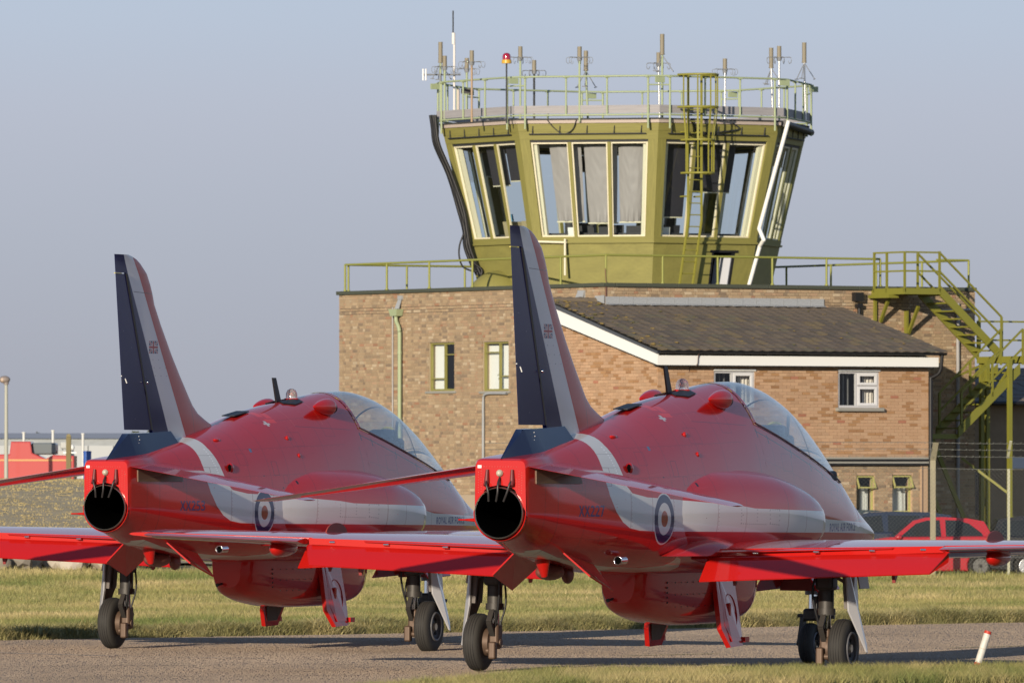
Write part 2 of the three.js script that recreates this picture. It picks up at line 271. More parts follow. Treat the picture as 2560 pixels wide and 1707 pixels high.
{
  const w1 = rect(hl, 1071, 1136, 856, 977), w2 = rect(hl, 1205.7, 1272, 854, 977);
  const holesL = [w1, w2];
  const wall = [wallGeo([[-LW, BOT], [0, BOT], [0, TOP], [-LW, TOP]], holesL, .25).applyMatrix4(LEFT), wallGeo([[.25, BOT], [RW, BOT], [RW, TOP], [.25, TOP]], [], .25),
    box(.25, TOP - BOT, LW - .5, RW - .125, (TOP + BOT) / 2, -LW / 2), box(RW - .5, TOP - BOT, .25, RW / 2, (TOP + BOT) / 2, -LW + .125)];
  mesh('wall', wall, mortarM, tower);
  mesh('roof', box(RW - .02, .22, LW - .02, RW / 2, TOP - .4, -LW / 2), darkM, tower);
  mesh('inner_floor', box(RW - .6, .2, LW - .6, RW / 2, 2.3, -LW / 2), concM, tower);
  bricks(tower, LEFT, -LW, 0, 1.2, TOP, null, holesL, OLD, oldW, true, 300, q => -Math.abs(q[0] + 5.5) - Math.abs(q[1] - 4.2) * 1.5 + q[2] * 8);
  bricks(tower, FRONT, .012, RW, BASE, TOP, null, [], OLD, oldW, true, 0);
  // coping stones round the parapet
  for (let i = 0; i < 14; i++) { const a = -LW - .06 + i * (LW + .12) / 14; mesh('coping_stone', rbox(.36, .095, (LW + .12) / 14 - .006, .11, TOP + .05, a + (LW + .12) / 28, .012), copingM, tower); }
  for (let i = 0; i < 12; i++) { const L = (RW - .28) / 12; mesh('coping_stone', rbox(L - .006, .095, .36, .3 + i * L + L / 2, TOP + .05, -.11, .012), copingM, tower); }
  mesh('coping_stone', [box(RW, .095, .3, RW / 2, TOP + .05, -LW + .1), box(.3, .095, LW - .7, RW - .09, TOP + .052, -LW / 2)], copingM, tower);
  // steel casements of the left wall, white blinds and partitions behind them
  for (const [w, mull, lt, rt] of [[w1, 1107, 946.5, 886], [w2, 1244, 882, 940]]) {
    const win = new THREE.Group(); win.name = 'window'; win.applyMatrix4(LEFT); tower.add(win);
    const [a, b, c, d] = w, f = .05, ms = hl(mull, 900)[0];
    const ly = hl((mull + 1071) / 2, lt)[1], ry = hl(mull + 15, rt)[1];
    mesh('frame', [box(f, d - c, .06, a + f / 2, (c + d) / 2, -.09), box(f, d - c, .06, b - f / 2, (c + d) / 2, -.09), box(b - a - 2 * f, f, .06, (a + b) / 2, c + f / 2, -.09), box(b - a - 2 * f, f, .06, (a + b) / 2, d - f / 2, -.09), box(.05, d - c - 2 * f, .062, ms, (c + d) / 2, -.088), box(ms - a - f - .025, .03, .055, (a + f + ms - .025) / 2, ly, -.088), box(b - f - ms - .025, .03, .055, (b - f + ms + .025) / 2, ry, -.088)], olive, win);
    for (const [p, q, y] of [[a + f, ms - .025, ly], [ms + .025, b - f, ry]]) { mesh('pane', sheet(p, q, c + f, y - .015, -.1), paneM, win); mesh('pane', sheet(p, q, y + .015, d - f, -.1), paneM, win); }
    mesh('sill', rbox(b - a + .2, .06, .16, (a + b) / 2, c - .035, -.03, .01), concM, win);
    mesh('blind', w === w1 ? [box(ms - a - .16, d - c - .02, .012, (a + ms - .12) / 2, (c + d) / 2, -.2), box(.11, d - c - .02, .012, b - .20, (c + d) / 2, -.2)] : [box(b - a - .06, d - c - .1, .012, (a + b - .06) / 2, (c + d) / 2 - .04, -.22)], whiteM, win);
    mesh('inner_wall', box(2.2, 2.6, .05, (a + b) / 2, (c + d) / 2, -1.6), std(lin(.35, .36, .38), .8), win);
  }
  const pot = new THREE.Group(); pot.name = 'potted_plant'; const pp = hl(1236, 975); pot.position.set(-.0, 0, 0); tower.add(pot);
  const lv = []; for (let i = 0; i < 60; i++) { const x = .28 + rr(-.1, .1), y = pp[1] + .05 + rnd() * .42, z = pp[0] + rr(-.28, .3); lv.push(plate([V(x, y, z), V(x + rr(-.04, .04), y + rr(.02, .1), z + rr(.02, .07)), V(x + rr(-.04, .04), y + rr(-.02, .05), z + rr(.08, .14))], .004)); }
  mesh('leaves', lv, std(lin(.09, .13, .05), .6), pot); mesh('pot', new THREE.CylinderGeometry(.1, .075, .16, 14).translate(.3, pp[1] + .09, pp[0]), std(lin(.24, .09, .05), .8), pot);
  // rainwater goods of the left wall
  const hx = hl(1000, 781), hb = hl(1008, 1300), k = -.11;
  mesh('rainwater_hopper', [hexa([V(-.2, hl(1000, 790)[1], hx[0] - .16), V(-.2, hl(1000, 790)[1], hx[0] + .13), V(-.22, hl(1000, 773)[1], hx[0] + .2), V(-.22, hl(1000, 773)[1], hx[0] - .22), V(-.02, hl(1000, 790)[1], hx[0] - .16), V(-.02, hl(1000, 790)[1], hx[0] + .13), V(-.02, hl(1000, 773)[1], hx[0] + .2), V(-.02, hl(1000, 773)[1], hx[0] - .22)])], paleRail, tower);
  const by = hl(1000, 790)[1], bz = hl(1008, 830)[0];
  mesh('downpipe', [tube([V(k, by, hx[0] - .02), V(k, by - .12, hx[0] - .01), V(k, by - .26, bz - .06), V(k, by - .4, bz)], .05, 20, 10), rod(V(k, by - .4, bz), V(k, BASE, bz), .05, 12), ...[.9, 2.6, 4.2].map(y => rod(V(k, by - y, bz), V(k, by - y - .06, bz), .06, 12))], paleRail, tower);
  mesh('roof_outlet', [plate([V(-.02, hl(1003, 744)[1], hx[0] - .02), V(-.02, hl(1003, 744)[1], hx[0] + .12), V(-.1, hl(1003, 772)[1], hx[0] + .1), V(-.1, hl(1003, 772)[1], hx[0] - .1)], .02), box(.06, .1, .2, -.03, hl(1003, 744)[1], hx[0] + .06)], leadM, tower);
  mesh('roof_outlet', [box(.05, .24, .3, -.025, hl(1456, 738)[1], hl(1456, 738)[0]), plate([V(-.04, hl(1456, 728)[1], hl(1449, 738)[0]), V(-.04, hl(1456, 728)[1], hl(1464, 738)[0]), V(-.12, hl(1456, 752)[1], hl(1466, 738)[0]), V(-.12, hl(1456, 752)[1], hl(1446, 738)[0])], .02)], leadM, tower);
  mesh('conduit', [rod(V(-.03, TOP - .35, hl(984, 900)[0]), V(-.03, BASE, hl(984, 900)[0]), .022)], greyM, tower);
  mesh('overflow_pipe', [rod(V(-.06, hl(1213, 1003)[1], hl(1213, 1003)[0]), V(-.06, 1.6, hl(1213, 1003)[0]), .035), tube([V(-.06, hl(1213, 1005)[1], hl(1213, 1003)[0]), V(-.06, hl(1213, 990)[1], hl(1214, 990)[0]), V(-.06, hl(1218, 985)[1], hl(1220, 985)[0]), V(-.06, hl(1272, 983)[1], hl(1272, 983)[0])], .03, 20)], leadM, tower);
  mesh('lightning_strip', [box(.03, .56, .012, .02, TOP - .28, .03), rod(V(.02, TOP + .1, .03), V(.02, TOP + .45, .0), .012)], std(lin(.16, .07, .05), .7), tower);
  const rp = hr(2140, 756);
  mesh('rainwater_hopper', [box(.24, .22, .18, rp[0], hr(2140, 742)[1], .1), box(.16, .1, .14, rp[0] + .04, hr(2140, 764)[1], .09), rod(V(rp[0] + .05, hr(2140, 766)[1], .09), V(rp[0] + .05, 4, .09), .05)], blackM, tower);
  mesh('pipe', [rod(V(RW - .55, TOP - .3, .05), V(RW - .55, BASE, .05), .045)], greyM, tower);
  mesh('pipe', [rod(V(RW - 1.1, TOP - .5, .05), V(RW - .1, TOP - .45, .05), .03)], greyM, tower);
}
// ---- the glazed cab
const CX = 5.07, CZ = -6.97, YB = 6.0, YL = 7.506, YS = 7.62, YHD = 10.02, YT = 10.5, T8 = Math.tan(Math.PI / 8);
const ap = y => y >= YL ? 3.70 + (4.35 - 3.70) * (y - YL) / (YT - YL) : 3.40 + (3.70 - 3.40) * (y - YB) / (YL - YB);
function fpos(phi, sf, y, k = 0) { const a = ap(y) + k, h = a * T8 * sf; return V(CX + Math.sin(phi) * a + Math.cos(phi) * h, y, CZ + Math.cos(phi) * a - Math.sin(phi) * h); }
const slab = (phi, s0, s1, y0, y1, k0, k1) => hexa([fpos(phi, s0, y0, k1), fpos(phi, s1, y0, k1), fpos(phi, s1, y1, k1), fpos(phi, s0, y1, k1), fpos(phi, s0, y0, k0), fpos(phi, s1, y0, k0), fpos(phi, s1, y1, k0), fpos(phi, s0, y1, k0)]);
const FACES = [0, 45, 90, 135, 180, 225, 270, 315].map(R), FR_R = 0, FR_F = R(-45), FR_L = R(-90);
const blindM = std(lin(.032, .03, .042), .75), silverM = new THREE.MeshPhysicalMaterial({ color: lin(.40, .365, .36), roughness: .4, metalness: .15 });
{
  const skirt = [], fas = [], post = [], sill = [], trim = [], ledge = [];
  FACES.forEach((p, i) => {
    if (i === 0) skirt.push(slab(p, -1, .16, YB, YL - .05, -.12, 0), slab(p, .62, 1, YB, YL - .05, -.12, 0), slab(p, .16, .62, 7.24, YL - .05, -.12, 0));
    else skirt.push(slab(p, -1, 1, YB, YL - .05, -.12, 0));
    ledge.push(slab(p, -1, 1, YL - .05, YL, -.1, .06));
    sill.push(slab(p, -1, 1, YL, YS, -.14, .012));
    fas.push(slab(p, -1, 1, YHD, YHD + .2, -.14, .004), slab(p, -1, 1, YHD + .2, YT - .08, -.14, .016));
    mesh('cab_corner_post', [slab(p, .86, 1, YS, YHD, -.14, 0), slab(p + R(45), -1, -.86, YS, YHD, -.14, 0)], olive, tower);
    trim.push(slab(p, -1, 1, YT - .075, YT, -.14, .05));
  });
  mesh('cab_skirt', skirt, olive, tower); mesh('cab_fascia', fas, olive, tower); mesh('cab_sill', [...sill, ...ledge], olive, tower);
  mesh('roof_edge_trim', trim, std(lin(.62, .52, .46), .5, { map: wearTex }), tower);
  const oct = (a, y0, y1) => { const g = new THREE.CylinderGeometry(a / Math.cos(Math.PI / 8), a / Math.cos(Math.PI / 8), y1 - y0, 8, 1).rotateY(Math.PI / 8); return g.translate(CX, (y0 + y1) / 2, CZ); };
  mesh('cab_roof', [oct(4.16, YT - .22, YT - .02), oct(4.405, YT + .004, YT + .045)], std(lin(.05, .05, .05), .9), tower);
  mesh('cab_ceiling', oct(4.1, YT - .42, YT - .25), std(lin(.3, .3, .3), .9), tower);
  mesh('cab_floor', oct(3.5, YL - .16, YL - .06), std(lin(.1, .1, .1), .9), tower);
  FACES.forEach((p, i) => { // one glazed opening in every face: three panes in cream sashes
    const win = new THREE.Group(); win.name = 'cab_window'; tower.add(win);
    const cuts = i === 0 ? [-.86, -.36, .2, .86] : [-.86, -.29, .29, .86], sash = [], mull = [];
    for (let j = 0; j < 3; j++) {
      const a = cuts[j] + (j ? .025 : 0), b = cuts[j + 1] - (j < 2 ? .025 : 0), e = .02;
      sash.push(slab(p, a, a + e, YS, YHD - .06, -.1, -.05), slab(p, b - e, b, YS, YHD - .06, -.1, -.05), slab(p, a + e, b - e, YS, YS + .04, -.1, -.05), slab(p, a + e, b - e, YHD - .1, YHD - .06, -.1, -.05));
      mesh('pane', quad(fpos(p, a + e, YS + .04, -.075), fpos(p, b - e, YS + .04, -.075), fpos(p, b - e, YHD - .1, -.075), fpos(p, a + e, YHD - .1, -.075)), tintM, win);
    }
    for (const c of [cuts[1], cuts[2]]) mull.push(slab(p, c - .025, c + .025, YS, YHD - .06, -.12, -.012));
    mesh('sash', sash, creamM, win); mesh('mullion', mull, olive, win);
    mesh('window_head', slab(p, -.86, .86, YHD - .06, YHD, -.14, -.03), darkM, win);
    mesh('reveal', [slab(p, -.86, -.80, YS + .01, YHD - .07, -.20, -.12), slab(p, .80, .86, YS + .01, YHD - .07, -.20, -.12)], creamM, win);
  });
  const drop = (p, s0, s1, y0, k) => slab(p, s0, s1, y0, YHD - .12, k, k + .012);
  // dark roller blinds, each with a pale hem
  const blinds = [[FR_L, -.26, .27, 8.95], [FR_L, .31, .84, 9.05], [FR_R, -.84, -.38, 8.12], [FR_R, -.3, .5, 8.75], [R(180), -.84, -.2, 9.5], [R(45), -.5, .8, 9.5], [R(-135), -.8, -.4, 9.3]];
  for (const [p, a, b, y] of blinds) { const g = new THREE.Group(); g.name = 'roller_blind'; tower.add(g); mesh('cloth', drop(p, a, b, y, -.34), blindM, g); mesh('hem', slab(p, a, b, y - .03, y, -.345, -.32), creamM, g); }
  // silvered drapes behind the front window: crinkled sheets
  for (const [a, b, y0] of [[-.70, -.19, 8.02], [-.14, .40, 7.98], [.42, .82, 8.0]]) {
    const rows = []; for (let j = 0; j <= 26; j++) { const t = j / 26, y = YHD - .14 + (y0 - YHD + .14) * t, r = []; for (let i = 0; i <= 30; i++) { const u = i / 30, s = a + (b - a) * (u + (u - .5) * -.08 * t * t); r.push(fpos(FR_F, s, y, -.36 - .05 * Math.pow(Math.abs(u - .5) * 2, 2) + .02 * perlin.noise(u * 3 + a * 9, t * 2.2, 3) + .008 * perlin.noise(u * 9 + a, t * 11, 8) + (t > .8 ? (t - .8) * .35 * Math.sin(u * 24) * .3 : 0))); } rows.push(r); }
    const g = new THREE.Group(); g.name = 'silver_drape'; tower.add(g);
    mesh('cloth', gridGeo(rows, null, 1.2), silverM, g); mesh('hem', slab(FR_F, a, b, y0 - .035, y0, -.42, -.38), creamM, g);
  }
  // consoles and clutter inside
  const desk = []; for (const p of [FR_L, FR_F, FR_R]) desk.push(slab(p, -.9, .9, YS + .02, YS + .1, -1.1, -.4));
  mesh('console_desk', desk, std(lin(.06, .06, .065), .7), tower);
  mesh('console', [slab(FR_F, -.5, -.1, YS + .1, YS + .36, -.95, -.7), slab(FR_F, 0, .5, YS + .1, YS + .3, -.95, -.65), slab(FR_F, .55, .85, YS + .1, YS + .28, -.9, -.6), slab(FR_R, -.7, -.35, YS + .1, YS + .3, -.9, -.5)], std(lin(.035, .035, .04), .5), tower);
  mesh('paper_sheet', [slab(FR_F, -.5, -.3, YS + .02, YS + .24, -.33, -.32), slab(FR_R, -.78, -.62, YS + .02, YS + .24, -.33, -.32)], whiteM, tower);
  mesh('cardboard_box', [slab(FR_L, -.1, .16, YS, YS + .42, -.6, -.25), slab(FR_L, .5, .8, YS, YS + .42, -.6, -.25)], std(lin(.42, .35, .2), .9), tower);
  mesh('swivel_chair', [slab(FR_R, -.34, -.1, YS + .1, YS + .75, -1.5, -1.35), slab(FR_R, -.4, -.02, YS - .1, YS + .12, -1.6, -1.2)], blackM, tower);
  mesh('roof_column', [rod(V(CX - .9, YL - .1, CZ - 1.2), V(CX - .9, YT - .3, CZ - 1.2), .12, 14)], std(lin(.05, .05, .055), .7), tower);
  // doorway in the right-hand skirt, its door standing open
  mesh('door_lining', [slab(FR_R, .16, .2, YB, 7.24, -.3, .0), slab(FR_R, .58, .62, YB, 7.24, -.3, .0), slab(FR_R, .12, .66, 7.24, 7.3, -.3, .03)], blackM, tower);
  mesh('door', plate([fpos(FR_R, .57, YB, -.02), fpos(FR_R, .48, YB, -.42), fpos(FR_R, .48, 7.12, -.42), fpos(FR_R, .57, 7.12, -.02)], .05), std(lin(.62, .64, .70), .35, { map: wearTex }), tower);
  mesh('door_back', slab(FR_R, .2, .58, YB, 7.22, -.7, -.68), std(lin(.05, .05, .09), .3), tower);
  // cable rod with short clips along the fascia
  for (const p of [FR_L, FR_F, FR_R, R(45)]) { const c = []; for (let i = 0; i < 5; i++) { const s = -.78 + i * .385; c.push(rod(fpos(p, s, YHD + .34, .03), fpos(p, s - .012, YHD + .13, .06), .013, 5)); } c.push(rod(fpos(p, -.84, YHD + .14, .06), fpos(p, .82, YHD + .14, .06), .017, 6)); mesh('cable_rail', c, darkM, tower); }
  const lp = hit(tower, 'z', CZ + 4.2, 0, 0);
  mesh('hanging_cable', [tube([fpos(FR_F, -.55, YT, .08), fpos(FR_F, -.48, YHD + .3, .06), fpos(FR_F, -.35, YHD + .14, .07), fpos(FR_F, -.22, YHD + .24, .07), fpos(FR_F, -.15, YT, .08)], .014, 30, 5), tube([fpos(FR_R, -.5, YT, .06), fpos(FR_R, -.3, YHD + .2, .07), fpos(FR_R, .1, YHD + .22, .07), fpos(FR_R, .32, YHD + .3, .06), fpos(FR_R, .2, YT - .05, .06)], .02, 30, 5)], darkM, tower);
  // white downpipe down the corner between the right-hand faces
  const inv = tower.matrixWorld.clone().invert(), wp = (px, py, Z) => at(px, py, Z).applyMatrix4(inv), q2 = (x, y) => [1040 + x / 2.2615, 260 + y / 2.2615];
  const pipe = [[2108, 95, 219.9], [2094, 148, 219.9], [2040, 345, 219.95], [1942, 705, 220.2], [1968, 768, 220.1], [1946, 803, 220.3], [1916, 910, 220.4], [1885, 1022, 220.5]].map(([x, y, z]) => wp(...q2(x, y), z - .12));
  const dp = []; for (let i = 0; i < pipe.length - 1; i++) { dp.push(rod(pipe[i], pipe[i + 1], .052, 10)); dp.push(new THREE.SphereGeometry(.055, 8, 6).translate(pipe[i + 1].x, pipe[i + 1].y, pipe[i + 1].z)); }
  mesh('downpipe', dp, whiteM, tower);
  // black cable bundle down the left corner, with its slack loop
  const cb = [[92, 62], [98, 130], [112, 220], [185, 400], [250, 600], [276, 720], [284, 800], [318, 890], [352, 965]];
  const strands = []; for (let s = 0; s < 4; s++) strands.push(tube(cb.map(([x, y]) => wp(...q2(x + s * 8 - 8 + rr(-4, 4), y), 222 - s * .05)), .045, 50, 6));
  strands.push(tube([[268, 735], [246, 800], [244, 860], [262, 915], [300, 938], [345, 945], [375, 930]].map(([x, y]) => wp(...q2(x, y), 221.9)), .022, 40, 6), tube([[300, 850], [330, 900], [372, 940], [360, 990]].map(([x, y]) => wp(...q2(x, y), 221.8)), .03, 30, 6));
  mesh('cable_bundle', strands, blackM, tower);
  const vh = []; for (let j = 0; j <= 10; j++) { const r = [], t = j / 10 * Math.PI / 2; for (let i = 0; i <= 16; i++) { const a = i / 16 * Math.PI * 2; r.push(V(Math.cos(a) * .85 * Math.cos(t), .72 * Math.sin(t), Math.sin(a) * .7 * Math.cos(t))); } vh.push(r); }
  mesh('vent_cowl', gridGeo(vh, null, 1.2).applyMatrix4(new THREE.Matrix4().setPosition(fpos(FR_L, -.25, YB + .1, .1))), olive, tower);
  const el = fpos(FR_F, -.52, YL, .1);
  mesh('bracket_arm', [rod(fpos(FR_F, -.98, YL + .0, .1), fpos(FR_F, -.42, YL - .03, .1), .03), rod(fpos(FR_F, -.44, YL + .06, .12), fpos(FR_F, -.44, YL - .85, .3), .03)], creamM, tower);
  mesh('blue_bottle', [rod(fpos(FR_L, .05, YS + .43, -.4), fpos(FR_L, .05, YS + .6, -.4), .05, 10)], std(lin(.1, .3, .5), .3), tower);
}
// ---------------------------------------------------------------- brick annex with a tiled lean-to roof
const annex = thing('brick_annex', 'orange-brick annex with a brown tiled lean-to roof and white fascia boards', 'building', at(1644.5, YH, 210).setY(0), AL);
{
  const ha = (px, py) => { const p = hit(annex, 'z', 0, px, py); return [p.x, p.y]; };
  const AW = ha(2322, 1050)[0], AD = 4.65, yF = ha(1650, 1150)[1], EV = 4.66, SL = .2525; // EV: tile edge height at z = +.3
  const roofY = z => EV + SL * (.3 - z);
  const wt = ha(2000, 913)[1];                                                    // wall top under the fascia
  const wB = rect(ha, 2096, 2199, 928, 1019), wA = rect(ha, 1785, 1887.5, 927, 1018), g1 = rect(ha, 2144, 2190, 1188, 1281), g2 = rect(ha, 2234, 2284, 1187, 1280), g0 = rect(ha, 2054, 2100, 1188, 1281);
  const up = [wB, wA], lo = [g0, g1, g2];
  mesh('wall', [wallGeo([[.2, yF], [AW - .2, yF], [AW - .2, wt], [.2, wt]], up, .2), wallGeo([[.2, BOT], [AW - .2, BOT], [AW - .2, yF], [.2, yF]], lo, .2).translate(0, 0, -.04),
    wallGeo([[-AD, BOT], [0, BOT], [0, EV - .1], [-AD, roofY(-AD) - .12]], [], .2).applyMatrix4(LEFT), wallGeo([[0, BOT], [AD, BOT], [AD, roofY(-AD) - .12], [0, EV - .1]], [], .2).applyMatrix4(new THREE.Matrix4().makeRotationY(Math.PI / 2).setPosition(AW, 0, 0))], mortar2M, annex);
  bricks(annex, FRONT, 0, AW, yF, wt - .02, null, up, NEW, newW, false, 300, q => q[0] * .5 + q[2] * 10 - Math.abs(q[1] - 3.4));
  bricks(annex, new THREE.Matrix4().makeTranslation(0, 0, -.04), 0, AW, BASE, yF - .05, null, lo, OLD, oldW, true, 0);
  bricks(annex, LEFT, -AD, -.02, 1.2, roofY(-AD), s => roofY(s) - .2, [], NEW, newW, false, 0);
  // string course between the storeys
  mesh('string_course', [box(AW, .05, .05, AW / 2, ha(2200, 1145)[1], .02), box(AW, .045, .07, AW / 2, ha(2200, 1156)[1], .03)], concM, annex);
  mesh('cavity_gutter', [box(AW, .04, .06, AW / 2, ha(2200, 1150.5)[1], .024), box(AW, .04, .08, AW / 2, ha(2200, 1161)[1], .03)], blackM, annex);
  // white fascia and barge boards, gutter, verge strip
  const f0 = hit(annex, 'z', .28, 1646, 912).y, f1 = hit(annex, 'z', .28, 1646, 888).y, R0 = hit(annex, 'z', .28, 2348, 900).x;
  mesh('fascia_board', box(R0 + .15, f1 - f0, .03, (R0 - .15) / 2, (f0 + f1) / 2, .265), whiteM, annex);
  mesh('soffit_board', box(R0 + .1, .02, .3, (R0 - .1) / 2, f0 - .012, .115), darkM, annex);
  mesh('barge_board', plate([V(-.165, f0, .28), V(-.165, f1 + .03, .28), V(-.165, roofY(-AD) - .1, -AD), V(-.165, roofY(-AD) - .1 - .33, -AD)], .03), whiteM, annex);
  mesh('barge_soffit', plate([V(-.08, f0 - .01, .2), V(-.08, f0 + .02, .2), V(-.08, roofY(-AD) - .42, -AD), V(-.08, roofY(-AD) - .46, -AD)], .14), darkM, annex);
  mesh('verge_strip', plate([V(-.175, f1 + .034, .28), V(-.175, EV - .03, .3), V(-.175, roofY(-AD) - .0, -AD), V(-.175, roofY(-AD) - .096, -AD)], .05), std(lin(.09, .10, .12), .8, { map: wearTex }), annex);
  const gut = []; { const s = new THREE.Shape(); s.absarc(0, 0, .07, Math.PI, 0, false); s.absarc(0, 0, .055, 0, Math.PI, true); gut.push(new THREE.ExtrudeGeometry(s, { depth: R0 + .35, bevelEnabled: false, curveSegments: 8 }).applyMatrix4(new THREE.Matrix4().makeRotationY(Math.PI / 2).setPosition(-.2, EV - .0, .37))); }
  gut.push(...[0, 1, 2, 3, 4, 5, 6, 7, 8].map(i => box(.03, .1, .06, i, EV - .04, .31))); gut.push(rod(V(R0 + .05, EV - .06, .36), V(R0 + .05, EV - .4, .3), .045), tube([V(R0 + .05, EV - .38, .3), V(R0 + .02, EV - .5, .25), V(AW + .02, EV - .62, .07)], .045, 12, 8), rod(V(AW + .02, EV - .6, .07), V(AW + .02, BASE, .07), .05));
  mesh('gutter', gut, blackM, annex);
  // interlocking roof tiles: each a curved slab of its own
  const tw = .3, tl = .42, gauge = .34, tile = (() => {
    const rows = [], N = 8, prof = u => .022 * Math.pow(Math.abs(Math.cos(u * Math.PI)), 1.5) + .006;
    for (const [z, dy] of [[0, -.012], [0, .0], [-tl, 0]]) { const r = []; for (let i = 0; i <= N; i++) { const u = i / N; r.push(V(u * (tw + .012), (dy < 0 ? prof(u) - .024 : prof(u)) + (z ? -.016 : .004), z)); } rows.push(r); }
    return gridGeo(rows, p => [p.x * 3, p.z * 3], .6);
  })();
  const tones = [lin(.165, .13, .10), lin(.19, .15, .112), lin(.145, .12, .095), lin(.21, .165, .115), lin(.18, .155, .105), lin(.23, .175, .10)].map(c => std(c, .9, { map: wearTex, bumpMap: brickBump, bumpScale: .005 }));
  const ang = Math.atan(SL), nr = Math.ceil((AD + .3) / Math.cos(ang) / gauge), nc = Math.ceil((R0 + .2) / tw), rest = []; let n = 0;
  for (let r = 0; r < nr; r++) for (let c = 0; c < nc; c++) {
    const d = r * gauge, z = .3 - d * Math.cos(ang), y = EV + d * Math.sin(ang) + .012 + rr(-.003, .003), x = -.2 + c * tw + (r % 2 ? .004 : 0);
    const beyond = z < -4.35 && x > 1.25; if (beyond) continue;
    const m = tones[Math.min(5, Math.floor(Math.pow(rnd(), 1.3) * 6))];
    if (n++ < 300) { const o = mesh('roof_tile', tile, m, annex); o.position.set(x, y, z); o.rotation.x = ang + rr(-.012, .012); }
    else { const o = tile.clone().applyMatrix4(new THREE.Matrix4().makeRotationX(ang).setPosition(x, y, z)); rest.push(o); }
  }
  if (rest.length) mesh('roof_tiles', rest, tones[1], annex).userData.kind = 'stuff';
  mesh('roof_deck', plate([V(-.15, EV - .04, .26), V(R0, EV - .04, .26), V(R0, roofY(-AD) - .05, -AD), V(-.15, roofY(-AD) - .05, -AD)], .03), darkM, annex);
  mesh('ridge', [rod(V(-.2, roofY(-AD) + .01, -AD), V(1.3, roofY(-AD) + .01, -AD), .09, 10)], tones[3], annex);
  // orange lichen and moss cushions growing on the tiles
  const moss = []; for (let i = 0; i < 110; i++) { const k = rnd(); let x, z; if (k < .45) { x = -.2 + Math.abs(rr(-1, 1) * rr(0, 1)) * 1.4; z = rr(-AD, .2); } else if (k < .62) { x = rr(-.2, 1.3); z = -AD + rnd() * .7; } else { x = rr(0, R0); z = rr(-4.3, .25); } const s = rr(.012, .045) * (k < .62 ? 1.25 : .8); moss.push(new THREE.IcosahedronGeometry(s, 0).scale(1.5, .45, 1.2).translate(x, roofY(z) + .036, z)); }
  const lich = mesh('lichen', moss.filter((_, i) => i % 3), std(lin(.27, .19, .06), .95), annex); lich.userData.kind = 'stuff';
  mesh('moss', moss.filter((_, i) => i % 3 === 0), std(lin(.13, .12, .04), .95), annex).userData.kind = 'stuff';
  // lead flashing where the roof meets the tower wall
  const Cl = annex.worldToLocal(tower.localToWorld(V(0, 0, 0))), fz = Cl.z + .03, fx = Cl.x;
  const nfl = 16; for (let i = 0; i < nfl; i++) { const L = (R0 - .3 - fx) / nfl, x = fx + i * L; mesh('lead_flashing', [box(L - .008, .2, .014, x + L / 2, roofY(fz) + .12 + rr(-.006, .006), fz + .006 * (i % 2)), plate([V(x, roofY(fz) + .05, fz + .02), V(x + L - .01, roofY(fz) + .05, fz + .02), V(x + L - .01, roofY(fz + .1) + .055, fz + .13), V(x + L * .1, roofY(fz + .1) + .045, fz + .15)], .01)], leadM, annex); }
  mesh('lead_flashing', [plate([V(fx - .035, roofY(fz) + .05, fz), V(fx - .035, roofY(fz) + .25, fz), V(fx - .035, roofY(-AD) + .14, -AD - .02), V(fx - .035, roofY(-AD) + .05, -AD - .02)], .02)], leadM, annex);
  // white casement windows upstairs
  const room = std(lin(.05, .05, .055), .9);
  for (const [k, w] of [[0, wB], [1, wA]]) {
    const win = new THREE.Group(); win.name = 'window'; annex.add(win);
    const [a, b, c, d] = w, m = a + (b - a) * .46, ty = c + (d - c) * .60, f = .055, z = -.05, fr = [];
    const ring = (x0, x1, y0, y1, t, zz, dep = .06) => [box(t, y1 - y0, dep, x0 + t / 2, (y0 + y1) / 2, zz), box(t, y1 - y0, dep, x1 - t / 2, (y0 + y1) / 2, zz), box(x1 - x0 - 2 * t, t, dep, (x0 + x1) / 2, y0 + t / 2, zz), box(x1 - x0 - 2 * t, t, dep, (x0 + x1) / 2, y1 - t / 2, zz)];
    fr.push(...ring(a, b, c, d, f, z), box(.06, d - c - 2 * f, .062, m, (c + d) / 2, z));
    mesh('frame', fr, greyM.clone(), win).material.color.copy(lin(.62, .62, .64));
    const sash = k ? [[m + .03, b - f, c + f, d - f]] : [[m + .03, b - f, c + f, ty - .02], [m + .03, b - f, ty + .02, d - f]];
    if (!k) mesh('transom', box(b - m - f - .03, .05, .06, (b + m - f + .03) / 2, ty, z), greyM, win);
    for (const s of sash) { mesh('sash', ring(...s, .06, z + .02, .05), std(lin(.70, .70, .71), .5), win); mesh('pane', sheet(s[0] + .06, s[1] - .06, s[2] + .06, s[3] - .06, z + .01), paneM, win); }
    mesh('pane', sheet(a + f, m - .03, c + f, d - f, z), paneM, win);
    if (!k) mesh('sill', rbox(b - a + .16, .085, .16, (a + b) / 2, c - .045, .04, .012), concM, win);
    mesh('window_head', box(b - a + .02, .04, .07, (a + b) / 2, d + .021, .01), whiteM, win);
    mesh('vertical_blind', Array.from({ length: 4 }, (_, i) => box(.03, d - c, .05, a + .15 + i * .13, (c + d) / 2, -.4)), std(lin(.22, .22, .22), .8), win);
    mesh('curtain', (() => { const rows = []; for (let j = 0; j < 2; j++) { const r = []; for (let i = 0; i <= 20; i++) r.push(V(b - .02 - i * .016, c + j * (d - c), -.24 - .03 * Math.sin(i * 1.1))); rows.push(r); } return gridGeo(rows, null, 1.2); })(), std(lin(.62, .57, .52), .9, { side: THREE.DoubleSide }), win);
    mesh('room_back', box(1.9, 1.7, .04, (a + b) / 2, (c + d) / 2, -1.6), room, win);
  }
